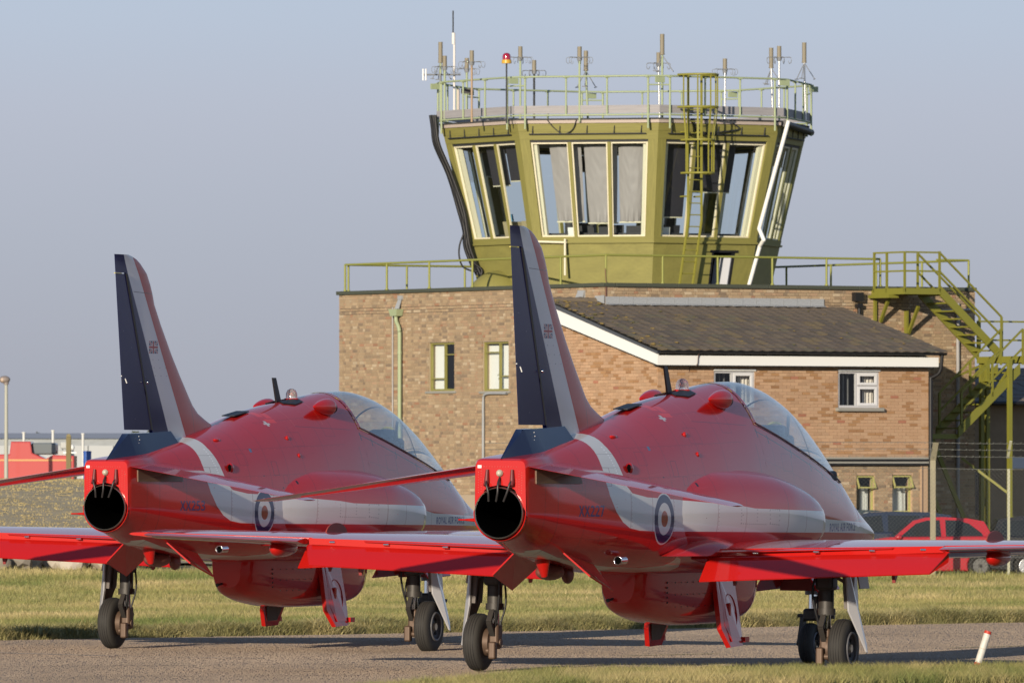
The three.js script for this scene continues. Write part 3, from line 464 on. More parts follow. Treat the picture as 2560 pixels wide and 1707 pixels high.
  // steel windows downstairs with tilted top vents
  for (const w of lo) {
    const win = new THREE.Group(); win.name = 'window'; annex.add(win);
    const [a, b, c, d] = w, ty = c + (d - c) * .66, f = .035, z = -.14;
    mesh('frame', [box(f, d - c, .05, a + f / 2, (c + d) / 2, z), box(f, d - c, .05, b - f / 2, (c + d) / 2, z), box(b - a - 2 * f, f, .05, (a + b) / 2, c + f / 2, z), box(b - a - 2 * f, f, .05, (a + b) / 2, ty, z)], std(lin(.40, .38, .13), .6), win);
    mesh('pane', sheet(a + f, b - f, c + f, ty - f / 2, z), paneM, win);
    const vent = new THREE.Group(); vent.name = 'top_vent'; vent.position.set(0, d - .02, z + .05); vent.rotation.x = -.42; win.add(vent);
    const h = d - ty; mesh('vent_frame', [box(.035, h, .03, a + .04, -h / 2, 0), box(.035, h, .03, b - .02, -h / 2, 0), box(b - a - .02, .035, .03, (a + b) / 2 + .01, -h, 0), box(b - a - .02, .035, .03, (a + b) / 2 + .01, -.02, 0)], std(lin(.40, .38, .13), .6), vent);
    mesh('vent_pane', sheet(a + .05, b - .04, -h + .03, -.03, 0), paneM, vent);
    mesh('sill', box(b - a + .1, .08, .14, (a + b) / 2, c - .045, -.02), std(lin(.36, .34, .13), .8), win);
    mesh('net_curtain', (() => { const rows = []; for (let j = 0; j < 2; j++) { const r = []; for (let i = 0; i <= 16; i++) r.push(V(b - .03 - i * (b - a) / 16 * (w === g2 ? .95 : .42), c + j * (ty - c), -.3 - .015 * Math.sin(i * 1.6))); rows.push(r); } return gridGeo(rows, null, 1.2); })(), std(lin(.55, .56, .55), .95, { side: THREE.DoubleSide }), win);
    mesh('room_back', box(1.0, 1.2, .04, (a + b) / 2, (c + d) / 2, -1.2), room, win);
  }
  mesh('downpipe', [rod(V(ha(2308, 1200)[0], yF - .15, -.01), V(ha(2308, 1200)[0], BASE, -.01), .02)], std(lin(.08, .05, .04), .7), annex);
  mesh('fascia_cable', [tube([V(.95, EV + .05, .4), V(.96, EV - .15, .31), V(.93, f0, .3), V(.9, f0 - .05, .04), V(.9, 3.2, .03)], .012, 30, 5)], std(lin(.1, .06, .05), .7), annex);
}
// dark rear range to the right, in the tower's shadow
{
  const o = thing('rear_building', 'low building with a grey tiled roof standing in deep shadow behind the staircase', 'building', tower.localToWorld(V(RW, 0, -2.6)), AL);
  mesh('wall', box(9, 4.9, .3, 4.5, 4.9 / 2 + BASE - .6, -.15), std(lin(.33, .25, .17), .95, { map: wearTex }), o);
  const t0 = 3.55, n = 9; const tl = [];
  for (let r = 0; r < n; r++) for (let c = 0; c < 20; c++) { const b = mesh('roof_tile', brickGeo, std(lin(.17 + .03 * ((r * 7 + c * 3) % 5) / 5, .15, .125), .9), o); b.scale.set(.44, .03, .42); b.position.set(.22 + c * .45, t0 + .02 + r * .098 + .012 * ((r + c) % 2), .25 - r * .34); b.rotation.x = .28; }
  mesh('gutter', [rod(V(0, t0 - .05, .42), V(9, t0 - .05, .42), .06)], blackM, o);
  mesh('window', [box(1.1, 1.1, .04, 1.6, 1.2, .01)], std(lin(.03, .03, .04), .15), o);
  const s = hit(o, 'z', .1, 2560, 1157); mesh('notice_board', rbox(.72, .3, .03, s.x - .05, s.y, .05, .01), std(lin(.55, .57, .62), .5), o);
  const s2 = hit(o, 'z', .1, 2422, 1147); mesh('vent_grille', rbox(.3, .1, .03, s2.x, s2.y, .05, .01), std(lin(.35, .36, .40), .5), o);
}
// ---------------------------------------------------------------- roof railing, cab railing, ladder
{
  const t = thing('roof_railing', 'olive tubular safety railing around the flat brick roof of the control tower', 'railing', tower.position.clone(), AL);
  const y0 = TOP + .09, y1 = hit(tower, 'x', -.0, 1507, 637).y, r = .028;
  const run = (a, b, n) => { mesh('top_rail', [rod(a.clone().setY(y1), b.clone().setY(y1), r)], oliveRail, t); for (let i = 0; i <= n; i++) { const p = a.clone().lerp(b, i / n); mesh('post', [rod(p.clone().setY(y0 - .02), p.clone().setY(y1 - .01), r), rod(p.clone().setY(y0), p.clone().setY(y0 + .04), r * 1.7)], oliveRail, t); } };
  run(V(.1, 0, -.1), V(.1, 0, -LW + .12), 6); run(V(1.75, 0, -.1), V(8.2, 0, -.1), 4); mesh('top_rail', [rod(V(.1, y1, -.1), V(1.75, y1, -.1), r)], oliveRail, t);
  run(V(.2, 0, -LW + .12), V(RW - .3, 0, -LW + .12), 6); run(V(RW - .12, 0, -.1), V(RW - .12, 0, -LW + .2), 6); mesh('top_rail', [rod(V(9.9, y1, -.1), V(RW - .12, y1, -.1), r)], oliveRail, t);
}
const RA = 4.5, rpos = (phi, sf, y, a = RA) => V(CX + Math.sin(phi) * a + Math.cos(phi) * a * T8 * sf, y, CZ + Math.cos(phi) * a - Math.sin(phi) * a * T8 * sf);
{
  const t = thing('cab_railing', 'pale green railing with grey toe boards around the roof of the glazed cab', 'railing', tower.position.clone(), AL);
  const yT = 11.58, yM = 10.72, r = .024;
  FACES.forEach((p, i) => {
    mesh('top_rail', [rod(rpos(p, -.84, yT), rpos(p, .84, yT), r), rod(rpos(p, .84, yT), rpos(p + R(45), -.84, yT), r)], paleRail, t);
    mesh('lower_rail', [rod(rpos(p, -.84, yM - .1), rpos(p, .84, yM - .1), r), rod(rpos(p, .84, yM - .1), rpos(p + R(45), -.84, yM - .1), r)], paleRail, t);
    for (const s of [-.84, -.28, .28, .84]) mesh('post', [rod(rpos(p, s, s * s > .5 ? 10.28 : yM - .12), rpos(p, s, yT - .01), r * (s * s > .5 ? 1.15 : 1)), box(.1, .04, .1, rpos(p, s, yT).x, yT - .02, rpos(p, s, yT).z)], paleRail, t);
    mesh('corner_rail', [rod(rpos(p, .84, yT - .22), rpos(p + R(45), -.84, yT - .22), r * .8), box(.26, .14, .05, rpos(p, 1, 0).x, yT - .1, rpos(p, 1, 0).z)], paleRail, t);
    const q = (s, y, a) => rpos(p, s, y, a);
    mesh('toe_board', hexa([q(-1, 10.66, 4.47), q(1, 10.66, 4.47), q(1, 10.86, 4.47), q(-1, 10.86, 4.47), q(-1, 10.66, 4.44), q(1, 10.66, 4.44), q(1, 10.86, 4.44), q(-1, 10.86, 4.44)]), std(lin(.40, .385, .40), .7, { map: wearTex }), t);
  });
  mesh('gutter', [rod(rpos(R(45), -.9, YT - .02, 4.45), rpos(R(45), .98, YT - .12, 4.45), .09)], blackM, t);
}
{
  const t = thing('cage_ladder', 'olive green caged ladder climbing the right face of the glazed cab', 'ladder', tower.position.clone(), AL);
  const zz = CZ + 4.62, x0 = hit(tower, 'z', zz, 1040 + 1540 / 2.2615, 600).x, x1 = hit(tower, 'z', zz, 1040 + 1615 / 2.2615, 600).x, m = oliveRail.clone(); m.color = lin(.26, .245, .04);
  const yt = hit(tower, 'z', zz, 1700, 186).y, zb = CZ + 3.5, zx = y => y > 8 ? zz : zz - (8 - y) * .25;
  for (const x of [x0, x1]) mesh('stile', [bar(V(x, 6.1, zx(6.1)), V(x, 8, zz), .03, .07, V(0, 0, 1)), bar(V(x, 8, zz), V(x, yt, zz), .03, .07, V(0, 0, 1))], m, t);
  for (let y = 6.4; y < 10.9; y += .29) mesh('rung', rod(V(x0, y, zx(y)), V(x1, y, zx(y)), .014), m, t);
  const xc = (x0 + x1) / 2, hoop = (y, w, dp) => { const pts = []; for (let i = 0; i <= 14; i++) { const a = Math.PI * i / 14; pts.push(V(xc - Math.cos(a) * w, y, zz + Math.sin(a) * dp)); } return tube(pts, .028, 28, 6); };
  const Y = q => hit(tower, 'z', zz + .3, 1740, q).y;
  const hs = [[Y(186), .5, .72], [Y(267), .5, .72], [Y(349), .4, .62], [Y(432), .4, .62]];
  for (const [y, w, d] of hs) mesh('cage_hoop', [hoop(y, w, d), rod(V(xc - w, y, zz), V(x0, y, zz), .025), rod(V(xc + w, y, zz), V(x1, y, zz), .025)], m, t);
  for (let i = 0; i < 5; i++) { const a = Math.PI * (i + .5) / 5, P = k => V(xc - Math.cos(a) * hs[k][1], hs[k][0], zz + Math.sin(a) * hs[k][2]); mesh('cage_strap', [0, 1, 2].map(k => bar(P(k), P(k + 1), .05, .012)), m, t); }
  mesh('wall_bracket', [8.6, 10.2].flatMap(y => [x0, x1].map(x => rod(V(x, y, zz), V(x, y, zz - .35), .02))), m, t);
}
// ---------------------------------------------------------------- aerials on the cab roof
{
  const tanM = std(lin(.245, .215, .155), .6), wireM = std(lin(.24, .25, .26), .5), mastM = paleRail, steelM = std(lin(.62, .62, .62), .3, { metalness: .7 });
  const zp = (px, py, Z) => { const [x, y] = [1040 + px / 2.2615, py / 2.2615]; return at(x, y, Z); };
  const LBL = { };
  function aerial(px, top, bot, tall, Z, label, mast = mastM, lean = 0) {
    const foot = zp(px + lean, 640, Z), b = zp(px, bot, Z), e = zp(px, top, Z), base = V(foot.x, EYE + (YH - 655 / 2.2615) / F * Z, foot.z);
    const t = thing(tall ? 'tall_aerial' : 'radial_aerial', label, 'antenna', base, rr(0, 1), 'tan cylindrical aerials on the cab roof railing');
    const L = p => t.worldToLocal(p.clone());
    mesh('radome', [rod(L(b), L(e), .055, 14), rod(L(b).add(V(0, .0, 0)), L(b).add(V(0, .03, 0)), .062, 14)], tanM, t);
    mesh('mast', rod(V(0, -.15, 0), L(b), .028, 10), mast, t);
    const c = L(b);
    if (tall) for (let i = 0; i < 3; i++) { const a = i * 2.094 + .4; mesh('stay', [rod(c, c.clone().add(V(Math.cos(a) * .27, -.4, Math.sin(a) * .27)), .011, 5), rod(c.clone().add(V(Math.cos(a) * .27 - .07 * Math.sin(a), -.4, Math.sin(a) * .27 + .07 * Math.cos(a))), c.clone().add(V(Math.cos(a) * .27 + .07 * Math.sin(a), -.41, Math.sin(a) * .27 - .07 * Math.cos(a))), .012, 5)], wireM, t); }
    else { for (let i = 0; i < 8; i++) { const a = i * Math.PI / 4, r = .33, u = V(Math.cos(a), 0, Math.sin(a)), pt = (d, y) => c.clone().addScaledVector(u, d).add(V(0, y, 0)); mesh('radial', tube([pt(.0, 0), pt(r * .5, .005), pt(r - .02, 0), pt(r, -.03), pt(r - .01, -.12), pt(r - .05, -.15), pt(r - .09, -.08)], .006, 22, 4), wireM, t); } mesh('hub', rod(c.clone().add(V(0, -.08, 0)), c.clone().add(V(0, .012, 0)), .055, 12, .075), wireM, t); }
    return t;
  }
  const near = 218.6, far = 227.5, left = 222;
  aerial(138, 237, 355, 1, left, 'tall tan aerial farthest left on the cab roof, beside the white whip');
  aerial(162, 315, 378, 0, left - .2, 'short tan aerial with wire radials between the leftmost tall aerial and the white whip');
  aerial(287, 328, 390, 0, 226, 'lower of the paired short aerials right of the white whip');
  aerial(315, 285, 350, 0, 219.6, 'higher of the paired short aerials right of the white whip, on a brown mast', std(lin(.40, .28, .18), .7));
  aerial(590, 262, 325, 0, 225, 'short tan aerial just right of the red beacon');
  aerial(668, 340, 400, 0, 227, 'low short aerial second to the right of the red beacon, on a dark mast', darkM);
  aerial(925, 263, 325, 0, near, 'short radial aerial left in the pair over the middle of the roof');
  aerial(961, 286, 400, 1, 219.5, 'tall tan aerial right in the pair over the middle of the roof', mastM, 12);
  aerial(1372, 296, 358, 0, 226.5, 'short aerial on a shiny steel mast, left of the ladder cage', steelM, 6);
  aerial(1393, 192, 310, 1, near, 'tallest-standing tan aerial of all, just left of the ladder cage');
  aerial(1748, 331, 392, 0, 226.8, 'lone short aerial right of the ladder cage', steelM);
  aerial(2010, 270, 385, 1, 226.2, 'tall tan aerial left in the pair near the right end of the roof', steelM, 10);
  aerial(2055, 260, 325, 0, 220.5, 'short radial aerial right in the pair near the right end of the roof', steelM);
  aerial(2197, 240, 355, 1, 222.8, 'tall tan aerial farthest right on the cab roof', steelM, 8);
  { const p = zp(216, 640, 222.2), t = thing('whip_aerial', 'tall white whip aerial with a thin dark tip at the left of the cab roof', 'antenna', p), Y = y => zp(216, y, 222.2).y - p.y;
    mesh('pole', [rod(V(.0, -.1, 0), V(0, Y(190), 0), .03, 10), rod(V(-.02, Y(250), 0), V(-.02, Y(185), 0), .045, 10)], std(lin(.72, .69, .66), .45), t); mesh('whip', rod(V(-.03, Y(190), 0), V(-.03, Y(60), 0), .018, 8), darkM, t);
    mesh('cross_boom', [rod(V((45 - 216) / 2.2615 * 222 / F, Y(425), .3), V(.16, Y(422), .05), .022, 8), rod(V(-.35, Y(470), .3), V(-.35, Y(418), .3), .022, 8)], wireM, t);
    mesh('dipole', [-.025, .045].map(d => rod(V(-.76 + d, Y(457), .3), V(-.76 + d, Y(392), .3), .022, 8)), std(lin(.85, .85, .85), .4), t);
    mesh('base_tube', rod(V(.1, -.1, 0), V(.1, Y(500), 0), .035, 8), std(lin(.55, .48, .42), .6), t); mesh('junction_box', box(.26, .12, .1, .3, Y(515), 0), blackM, t); }
  { const p = zp(512, 640, 218.8), t = thing('warning_beacon', 'red domed warning beacon with a yellow base on a thin pole above the cab', 'beacon light', p), Y = y => zp(512, y, 218.8).y - p.y;
    mesh('pole', rod(V(0, -.25, 0), V(0, Y(358), 0), .02, 8), darkM, t); mesh('base', [rod(V(0, Y(358), 0), V(0, Y(338), 0), .125, 18, .12)], std(lin(.62, .36, .04), .4), t);
    const h = Y(298) - Y(338); mesh('dome', new THREE.LatheGeometry([[.105, 0], [.105, h * .5], [.092, h * .75], [.06, h * .93], [0.001, h]].map(q => new THREE.Vector2(...q)), 20).translate(0, Y(338), 0), new THREE.MeshPhysicalMaterial({ color: lin(.33, .012, .035), roughness: .12, clearcoat: 1 }), t); mesh('lamp', rod(V(0, Y(335), 0), V(0, Y(315), 0), .04, 10), whiteM, t); }
}
// ---------------------------------------------------------------- outside steel staircase
{
  const t = thing('steel_staircase', 'olive green steel outside staircase zigzagging down the right end of the brick tower block', 'staircase', tower.position.clone(), AL);
  const q = (x, y, o) => hit(tower, 'z', o, 2060 + x / 3.016, 600 + y / 3.016), O1 = 1.43, O2 = 2.5, WD = .95;
  const inw = (p, d = WD) => p.clone().add(V(0, 0, -d));
  const A = q(612, 360, O1), B = q(875, 360, O1);
  mesh('platform', [box(B.x - A.x, .03, O1 - .02, (A.x + B.x) / 2, A.y - .015, O1 / 2), box(B.x - A.x + .04, .15, .05, (A.x + B.x) / 2, A.y - .08, O1), box(.05, .15, O1, A.x, A.y - .08, O1 / 2 - .01), box(.3, .08, .9, A.x, A.y - .2, .5), box(.05, .15, O1, B.x, A.y - .08, O1 / 2 - .03)], stairM, t);
  const br = (p1, p2) => mesh('bracket', bar(p1, p2, .07, .07, V(1, 0, 0)), stairM, t);
  br(q(640, 705, .06), q(715, 500, .62)); br(q(430, 615, .06), q(495, 430, .55)); br(q(388, 610, .04), q(388, 420, .04)); mesh('bracket', bar(q(622, 705, .05), q(622, 530, .05), .14, .06, V(1, 0, 0)), stairM, t);
  const rail = (pts, name = 'handrail') => mesh(name, pts.slice(1).map((p, i) => bar(pts[i], p, .042, .042)), stairM, t);
  const post = (p, h) => mesh('post', bar(p, p.clone().add(V(0, h, 0)), .05, .05, V(0, 0, 1)), stairM, t);
  const H = q(612, 90, O1).y - A.y, Mh = q(612, 232, O1).y - A.y, up = (p, h) => p.clone().add(V(0, h, 0));
  const A0 = V(A.x, A.y, .1), Am = V(A.x, A.y, .65), B0 = V(B.x, A.y, .1);
  for (const p of [A, B, A0, Am]) post(p.clone().add(V(0, -.1, 0)), H + .12);
  // first flight, down to the right
  const s0 = q(882, 385, O1), s1 = q(1330, 862, O1), slope = s1.clone().sub(s0);
  const str = (a, b, o) => { const d = .13; return hexa([V(a.x, a.y - d, o + .025), V(b.x, b.y - d, o + .025), V(b.x, b.y + d, o + .025), V(a.x, a.y + d, o + .025), V(a.x, a.y - d, o - .025), V(b.x, b.y - d, o - .025), V(b.x, b.y + d, o - .025), V(a.x, a.y + d, o - .025)]); };
  mesh('stringer', str(s0, s1, O1), stairM, t); mesh('stringer', str(s0, s1, O1 - WD), stairM, t);
  const N1 = 8; for (let i = 0; i < N1; i++) { const k = (i + .6) / N1; mesh('tread', box(.24, .035, WD - .06, s0.x + slope.x * k, s0.y + slope.y * k + .02, O1 - WD / 2), stairM, t); }
  for (const o of [O1, O1 - WD]) { const a = V(B.x, A.y, o), b = V(s1.x + .05, s1.y + .05, o); rail([V(o === O1 ? A.x : B.x, A.y + H, o), up(a, H), up(b, H)]); rail([V(o === O1 ? A.x : B.x, A.y + Mh, o), up(a, Mh), up(b, Mh)]); post(b, H); if (o !== O1) post(a, H); }
  rail([up(A0, H), up(A, H)]); rail([up(A0, Mh), up(A, Mh)]);
  // middle landing
  const LY = s1.y - .05, LX1 = s1.x + 2.2, lx = s1.x - .02;
  mesh('landing', [box(LX1 - lx, .03, O2 - O1 + WD, (lx + LX1) / 2, LY - .015, (O2 + O1 - WD) / 2), box(LX1 - lx, .15, .05, (lx + LX1) / 2, LY - .09, O1 - WD), box(LX1 - lx, .15, .05, (lx + LX1) / 2, LY - .09, O2), box(.05, .15, O2 - O1 + WD - .1, lx, LY - .09, (O2 + O1 - WD) / 2)], stairM, t);
  for (const [x, o] of [[lx + .02, O1 - WD], [lx + .75, O1 - WD], [LX1, O1 - WD], [LX1, O2]]) post(V(x, LY, o), H);
  rail([V(lx, LY + H, O1 - WD), V(LX1, LY + H, O1 - WD), V(LX1, LY + H, O2)]); rail([V(lx, LY + Mh, O1 - WD), V(LX1, LY + Mh, O1 - WD), V(LX1, LY + Mh, O2)]);
  // second flight, back down to the left in front of the first
  const u1 = q(1015, 1450, O2), u0 = q(1480, 970, O2);
  mesh('stringer', str(u1, u0, O2), stairM, t); mesh('stringer', str(u1, u0, O2 - WD), stairM, t);
  for (let i = 0; i < 8; i++) { const k = (i + .6) / 8; mesh('tread', box(.24, .035, WD - .06, u0.x + (u1.x - u0.x) * k, u0.y + (u1.y - u0.y) * k + .02, O2 - WD / 2), stairM, t); }
  for (const o of [O2, O2 - WD]) { const a = V(u0.x + .1, u0.y + .1, o), b = V(u1.x + .1, u1.y + .1, o); rail([up(a, H), up(b, H)]); rail([up(a, Mh), up(b, Mh)]); post(a.clone().lerp(b, .5), H); post(b, H); post(a, H); }
  // lower landing and last flight in the shade, legs to the ground
  const ly = u1.y - .1; mesh('landing', box(1.1, .12, O2 - O1 + WD, u1.x - .5, ly, (O2 + O1 - WD) / 2 - .05), stairM, t);
  const v1 = V(u1.x + 1.6, BASE + .1, 0); mesh('stringer', str(V(u1.x, ly, 0), v1, O1 - .1), stairM, t); mesh('stringer', str(V(u1.x, ly, 0), v1, O1 - .1 - WD), stairM, t);
  const leg = (x, o, y) => mesh('leg', bar(V(x, BASE - .1, o), V(x, y, o), .1, .1, V(0, 0, 1)), stairM, t);
  const p1 = q(1235, 900, O2), p2 = q(1397, 900, O2); leg(q(1235, 900, O2 - WD).x, O2 - WD, LY - .1); leg(p2.x, O2 + .04, LY - .1); leg(lx + .1, O1 - WD + .05, LY - .1); leg(LX1 - .1, O1 - WD + .05, LY - .1); leg(u1.x - .9, O2 - .1, ly); leg(u1.x - .9, .6, ly);
  mesh('brace', [bar(q(1235, 1230, O2 - .1), q(1440, 905, O2 - .1), .05, .05), bar(q(1240, 920, O1 - WD), q(960, 1050, O1 - WD), .05, .05), bar(V(p2.x, 1.2, O2 + .06), V(p2.x - 1.0, 2.1, O2 - .6), .06, .06)], stairM, t);
}
// ---------------------------------------------------------------- chain-link fence
{
  const Z0 = 204.2, x0 = -.6, x1 = 13.6, zOf = x => Z0 - (x - 4) * .02, base = V(0, BASE, -Z0);
  const t = thing('chain_link_fence', 'chain-link fence on concrete posts topped with three strands of barbed wire', 'fence', V(0, 0, 0));
  const wire = std(lin(.13, .135, .12), .6), post = std(lin(.40, .36, .25), .9, { map: wearTex, bumpMap: brickBump, bumpScale: .01 });
  const yTop = at(2400, 1172, Z0).y, yb = BASE - .05, S = F / Z0, X = px => (px - W / 2) / S;
  for (const [px, thick] of [[2333, .13], [1745, .13], [2826, .13]]) {
    const x = X(px), z = -zOf(x), y1 = at(px, 1150, Z0).y, y2 = at(px, 1106, Z0).y;
    mesh('concrete_post', [rbox(thick, y1 - yb + .3, thick, x, (y1 + yb - .3) / 2, z, .012), hexa([V(x - thick / 2, y1, z + thick / 2 + .001), V(x + thick / 2, y1, z + thick / 2 + .001), V(x + thick / 2 + .05, y2, z + .42), V(x - thick / 2 + .05, y2, z + .42), V(x - thick / 2, y1, z - thick / 2 + .001), V(x + thick / 2, y1, z - thick / 2 + .001), V(x + thick / 2 + .05, y2, z + .30), V(x - thick / 2 + .05, y2, z + .30)])], post, t);
  }
  { const x = X(2522), z = -zOf(x) + .02; mesh('steel_post', [bar(V(x, yb - .2, z), V(x, yTop, z), .06, .05, V(0, 0, 1)), bar(V(x - .02, yTop + .25, z), V(x + .03, at(2522, 1103, Z0).y, z + .35), .06, .03, V(0, 0, 1))], std(lin(.42, .42, .30), .7), t); }
  for (const py of [1171.5, 1141, 1124, 1107.5]) { const y = at(2400, py, Z0).y, off = py > 1170 ? .06 : .08 + (1171 - py) / 64 * .3; mesh(py > 1170 ? 'line_wire' : 'barbed_wire', [tube([V(x0, y, -zOf(x0) + off), V(X(2333), y + .01, -zOf(4) + off), V(X(2440), y - .012, -zOf(6) + off), V(x1, y - .02, -zOf(x1) + off)], py > 1170 ? .007 : .006, 40, 5), ...(py > 1170 ? [] : Array.from({ length: 90 }, (_, i) => { const x = x0 + (x1 - x0) * (i + .5) / 90; return bar(V(x - .018, y - .018, -zOf(x) + off), V(x + .018, y + .018, -zOf(x) + off), .007, .007); }))], wire, t); }
  const g = [], pitch = .095, H = yTop - yb, n = Math.ceil((x1 - x0 + H) / pitch);
  for (let i = 0; i < n; i++) for (const s of [-1, 1]) { let a = x0 + i * pitch - (s > 0 ? H : 0), b = a + s * H, ya = yb, y2 = yTop; if (s < 0) b = a - H; const cl = (x, xa, xb, y0, y1) => y0 + (y1 - y0) * (x - xa) / (xb - xa); let pa = [a, ya], pb = [b, y2]; const c = p => Math.min(x1, Math.max(x0, p)); const qa = [c(pa[0]), cl(c(pa[0]), a, b, ya, y2)], qb = [c(pb[0]), cl(c(pb[0]), a, b, ya, y2)]; if (Math.abs(qa[0] - qb[0]) < .02) continue; g.push(bar(V(qa[0], qa[1], -zOf(qa[0]) + .07 + .004 * s), V(qb[0], qb[1], -zOf(qb[0]) + .07 + .004 * s), .0026, .0026)); }
  mesh('wire_mesh', g, wire, t).userData.kind = 'stuff';
}
// ---------------------------------------------------------------- parked cars
const rubberM = std(lin(.018, .017, .017), .85), glassDark = new THREE.MeshPhysicalMaterial({ color: lin(.02, .025, .03), roughness: .06 }), alloyM = std(lin(.62, .62, .63), .3, { metalness: .7 });
function car(name, label, pos, turn, paint, p, group) {
  const t = thing(name, label, 'car', pos, turn, group), hw = p.w / 2;
  const wx = [-p.wb / 2, p.wb / 2], r = .29, ar = .34;
  const s = new THREE.Shape(); s.moveTo(p.fx, .32); s.quadraticCurveTo(p.fx - .03, .55, p.fx + .06, .66); s.quadraticCurveTo(p.fx + .5, p.belt - .06, p.ax, p.belt); s.lineTo(p.hx, p.belt + .02); s.quadraticCurveTo(p.rx + .02, p.belt - .05, p.rx, .62); s.quadraticCurveTo(p.rx + .03, .4, p.rx - .06, .25);
  s.lineTo(wx[1] + ar, .2); s.absarc(wx[1], .29, ar, -.25, Math.PI + .25, false); s.lineTo(wx[0] + ar, .2); s.absarc(wx[0], .29, ar, -.25, Math.PI + .25, false); s.lineTo(p.fx + .06, .22); s.closePath();
  mesh('body', new THREE.ExtrudeGeometry(s, { depth: p.w - .16, bevelEnabled: true, bevelSize: .05, bevelThickness: .08, bevelSegments: 4, curveSegments: 14 }).translate(0, 0, -hw + .08), paint, t);
  // cabin: outline points leaning inwards to the roof
  const zAt = y => hw - .06 - .2 * (y - p.belt) / (p.h - p.belt), out = p.cab, ring = z => out.map(([x, y]) => V(x, y, z * zAt(y)));
  const a = ring(1), b = ring(-1), n = out.length;
  mesh('cabin', [gridGeo([a.concat([a[0]]), b.concat([b[0]])], null, .5), fan(a, V(.4, (p.belt + p.h) / 2, zAt((p.belt + p.h) / 2))), fan(b.slice().reverse(), V(.4, (p.belt + p.h) / 2, -zAt((p.belt + p.h) / 2)))], paint, t);
  for (const sd of [1, -1]) for (const w of p.win) { const pl = plate(w.map(([x, y]) => V(x, y, sd * (zAt(y) + .004))), .008); mesh('side_window', pl, glassDark, t); }
  const wsq = (i, j, k) => plate([V(out[i][0], out[i][1], zAt(out[i][1]) - .05), V(out[i][0], out[i][1], -zAt(out[i][1]) + .05), V(out[j][0], out[j][1], -zAt(out[j][1]) + .05), V(out[j][0], out[j][1], zAt(out[j][1]) - .05)], .03);
  mesh('windscreen', wsq(0, p.wi, 0), glassDark, t); mesh('rear_window', wsq(p.ri, p.ri + 1, 0), glassDark, t);
  for (const x of wx) for (const sd of [1, -1]) { const w = new THREE.Group(); w.name = 'wheel'; w.position.set(x, .29, sd * (hw - .1)); t.add(w); mesh('tyre', new THREE.TorusGeometry(.225, .075, 10, 28).scale(1, 1, 1.15), rubberM, w); mesh('rim', [new THREE.CylinderGeometry(.17, .17, .1, 24).rotateX(Math.PI / 2), ...[0, 1, 2, 3, 4].map(i => box(.05, .32, .03, 0, 0, sd * .06).rotateZ(i * 1.2566)), new THREE.TorusGeometry(.165, .015, 6, 24).translate(0, 0, sd * .06)], p.rim || alloyM, w); }
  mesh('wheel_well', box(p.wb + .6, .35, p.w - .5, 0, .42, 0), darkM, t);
  for (const sd of [1, -1]) mesh('door_mirror', new THREE.SphereGeometry(.1, 12, 8).scale(.9, .75, .8).translate(p.ax + .16, p.belt + .04, sd * (hw + .03)), paint, t);
  mesh('headlamp', [1, -1].map(sd => new THREE.SphereGeometry(.12, 10, 8).scale(.7, .7, 1).translate(p.fx + .16, .62, sd * (hw - .22))), alloyM, t); mesh('tail_lamp', [1, -1].map(sd => rbox(.1, .3, .12, p.rx - .04, .78, sd * (hw - .1), .03)), std(lin(.2, .01, .01), .2), t);
  mesh('bumper_trim', [box(p.rx - p.fx - .9, .05, p.w + .012, (p.rx + p.fx) / 2, .5, 0)].map(g => g), darkM, t);
}
const gp = (px, Z) => V((px - W / 2) / F * Z, BASE, -Z);
const paintM = (r, g, b) => new THREE.MeshPhysicalMaterial({ color: lin(r, g, b), roughness: .35, clearcoat: 1, clearcoatRoughness: .04 });
{
  const hatch = { rim: std(lin(.13, .13, .125), .5), w: 1.64, wb: 2.49, fx: -1.95, rx: 1.72, ax: -.84, hx: 1.5, belt: .92, h: 1.43, wi: 1, ri: 5, cab: [[-.86, .9], [-.33, 1.34], [-.02, 1.42], [.4, 1.43], [.95, 1.40], [1.34, 1.33], [1.55, .95], [1.55, .9]], win: [[[-.66, .95], [-.25, 1.28], [.0, 1.35], [.3, 1.36], [.33, .94]], [[.44, .94], [.43, 1.36], [.75, 1.35], [1.0, 1.27], [1.27, 1.06], [1.33, .96]]] };
  car('red_hatchback', 'red hatchback parked behind the chain-link fence below the annex', gp(2313, 206.6), R(2), paintM(.42, .012, .022), hatch, 'cars parked along the fence');
  const est = { w: 1.72, wb: 2.65, fx: -2.1, rx: 2.2, ax: -.9, hx: 2.0, belt: .93, h: 1.47, wi: 1, ri: 5, cab: [[-.95, .9], [-.25, 1.38], [.0, 1.45], [.6, 1.47], [1.5, 1.45], [1.95, 1.38], [2.12, .95], [2.12, .9]], win: [[[-.7, .96], [-.2, 1.33], [.3, 1.38], [.35, .96]], [[.45, .96], [.45, 1.38], [1.2, 1.37], [1.2, .96]], [[1.28, .96], [1.28, 1.37], [1.85, 1.32], [1.95, .96]]] };
  car('dark_car', 'dark blue estate car half hidden beyond the red hatchback and the near jet nose', gp(2168, 208.9).add(V(0, .08, 0)), R(2), paintM(.012, .022, .05), est, 'cars parked along the fence');
  car('dark_car', 'dark grey-green saloon roof showing just right of the near jet nose', gp(2030, 211.2).add(V(0, .12, 0)), R(2), paintM(.03, .045, .05), est, 'cars parked along the fence');
  car('dark_car', 'black car at the right edge of the picture behind the fence', gp(2702, 206.4), R(181), paintM(.01, .01, .012), { ...est, rim: alloyM }, 'cars parked along the fence');
}
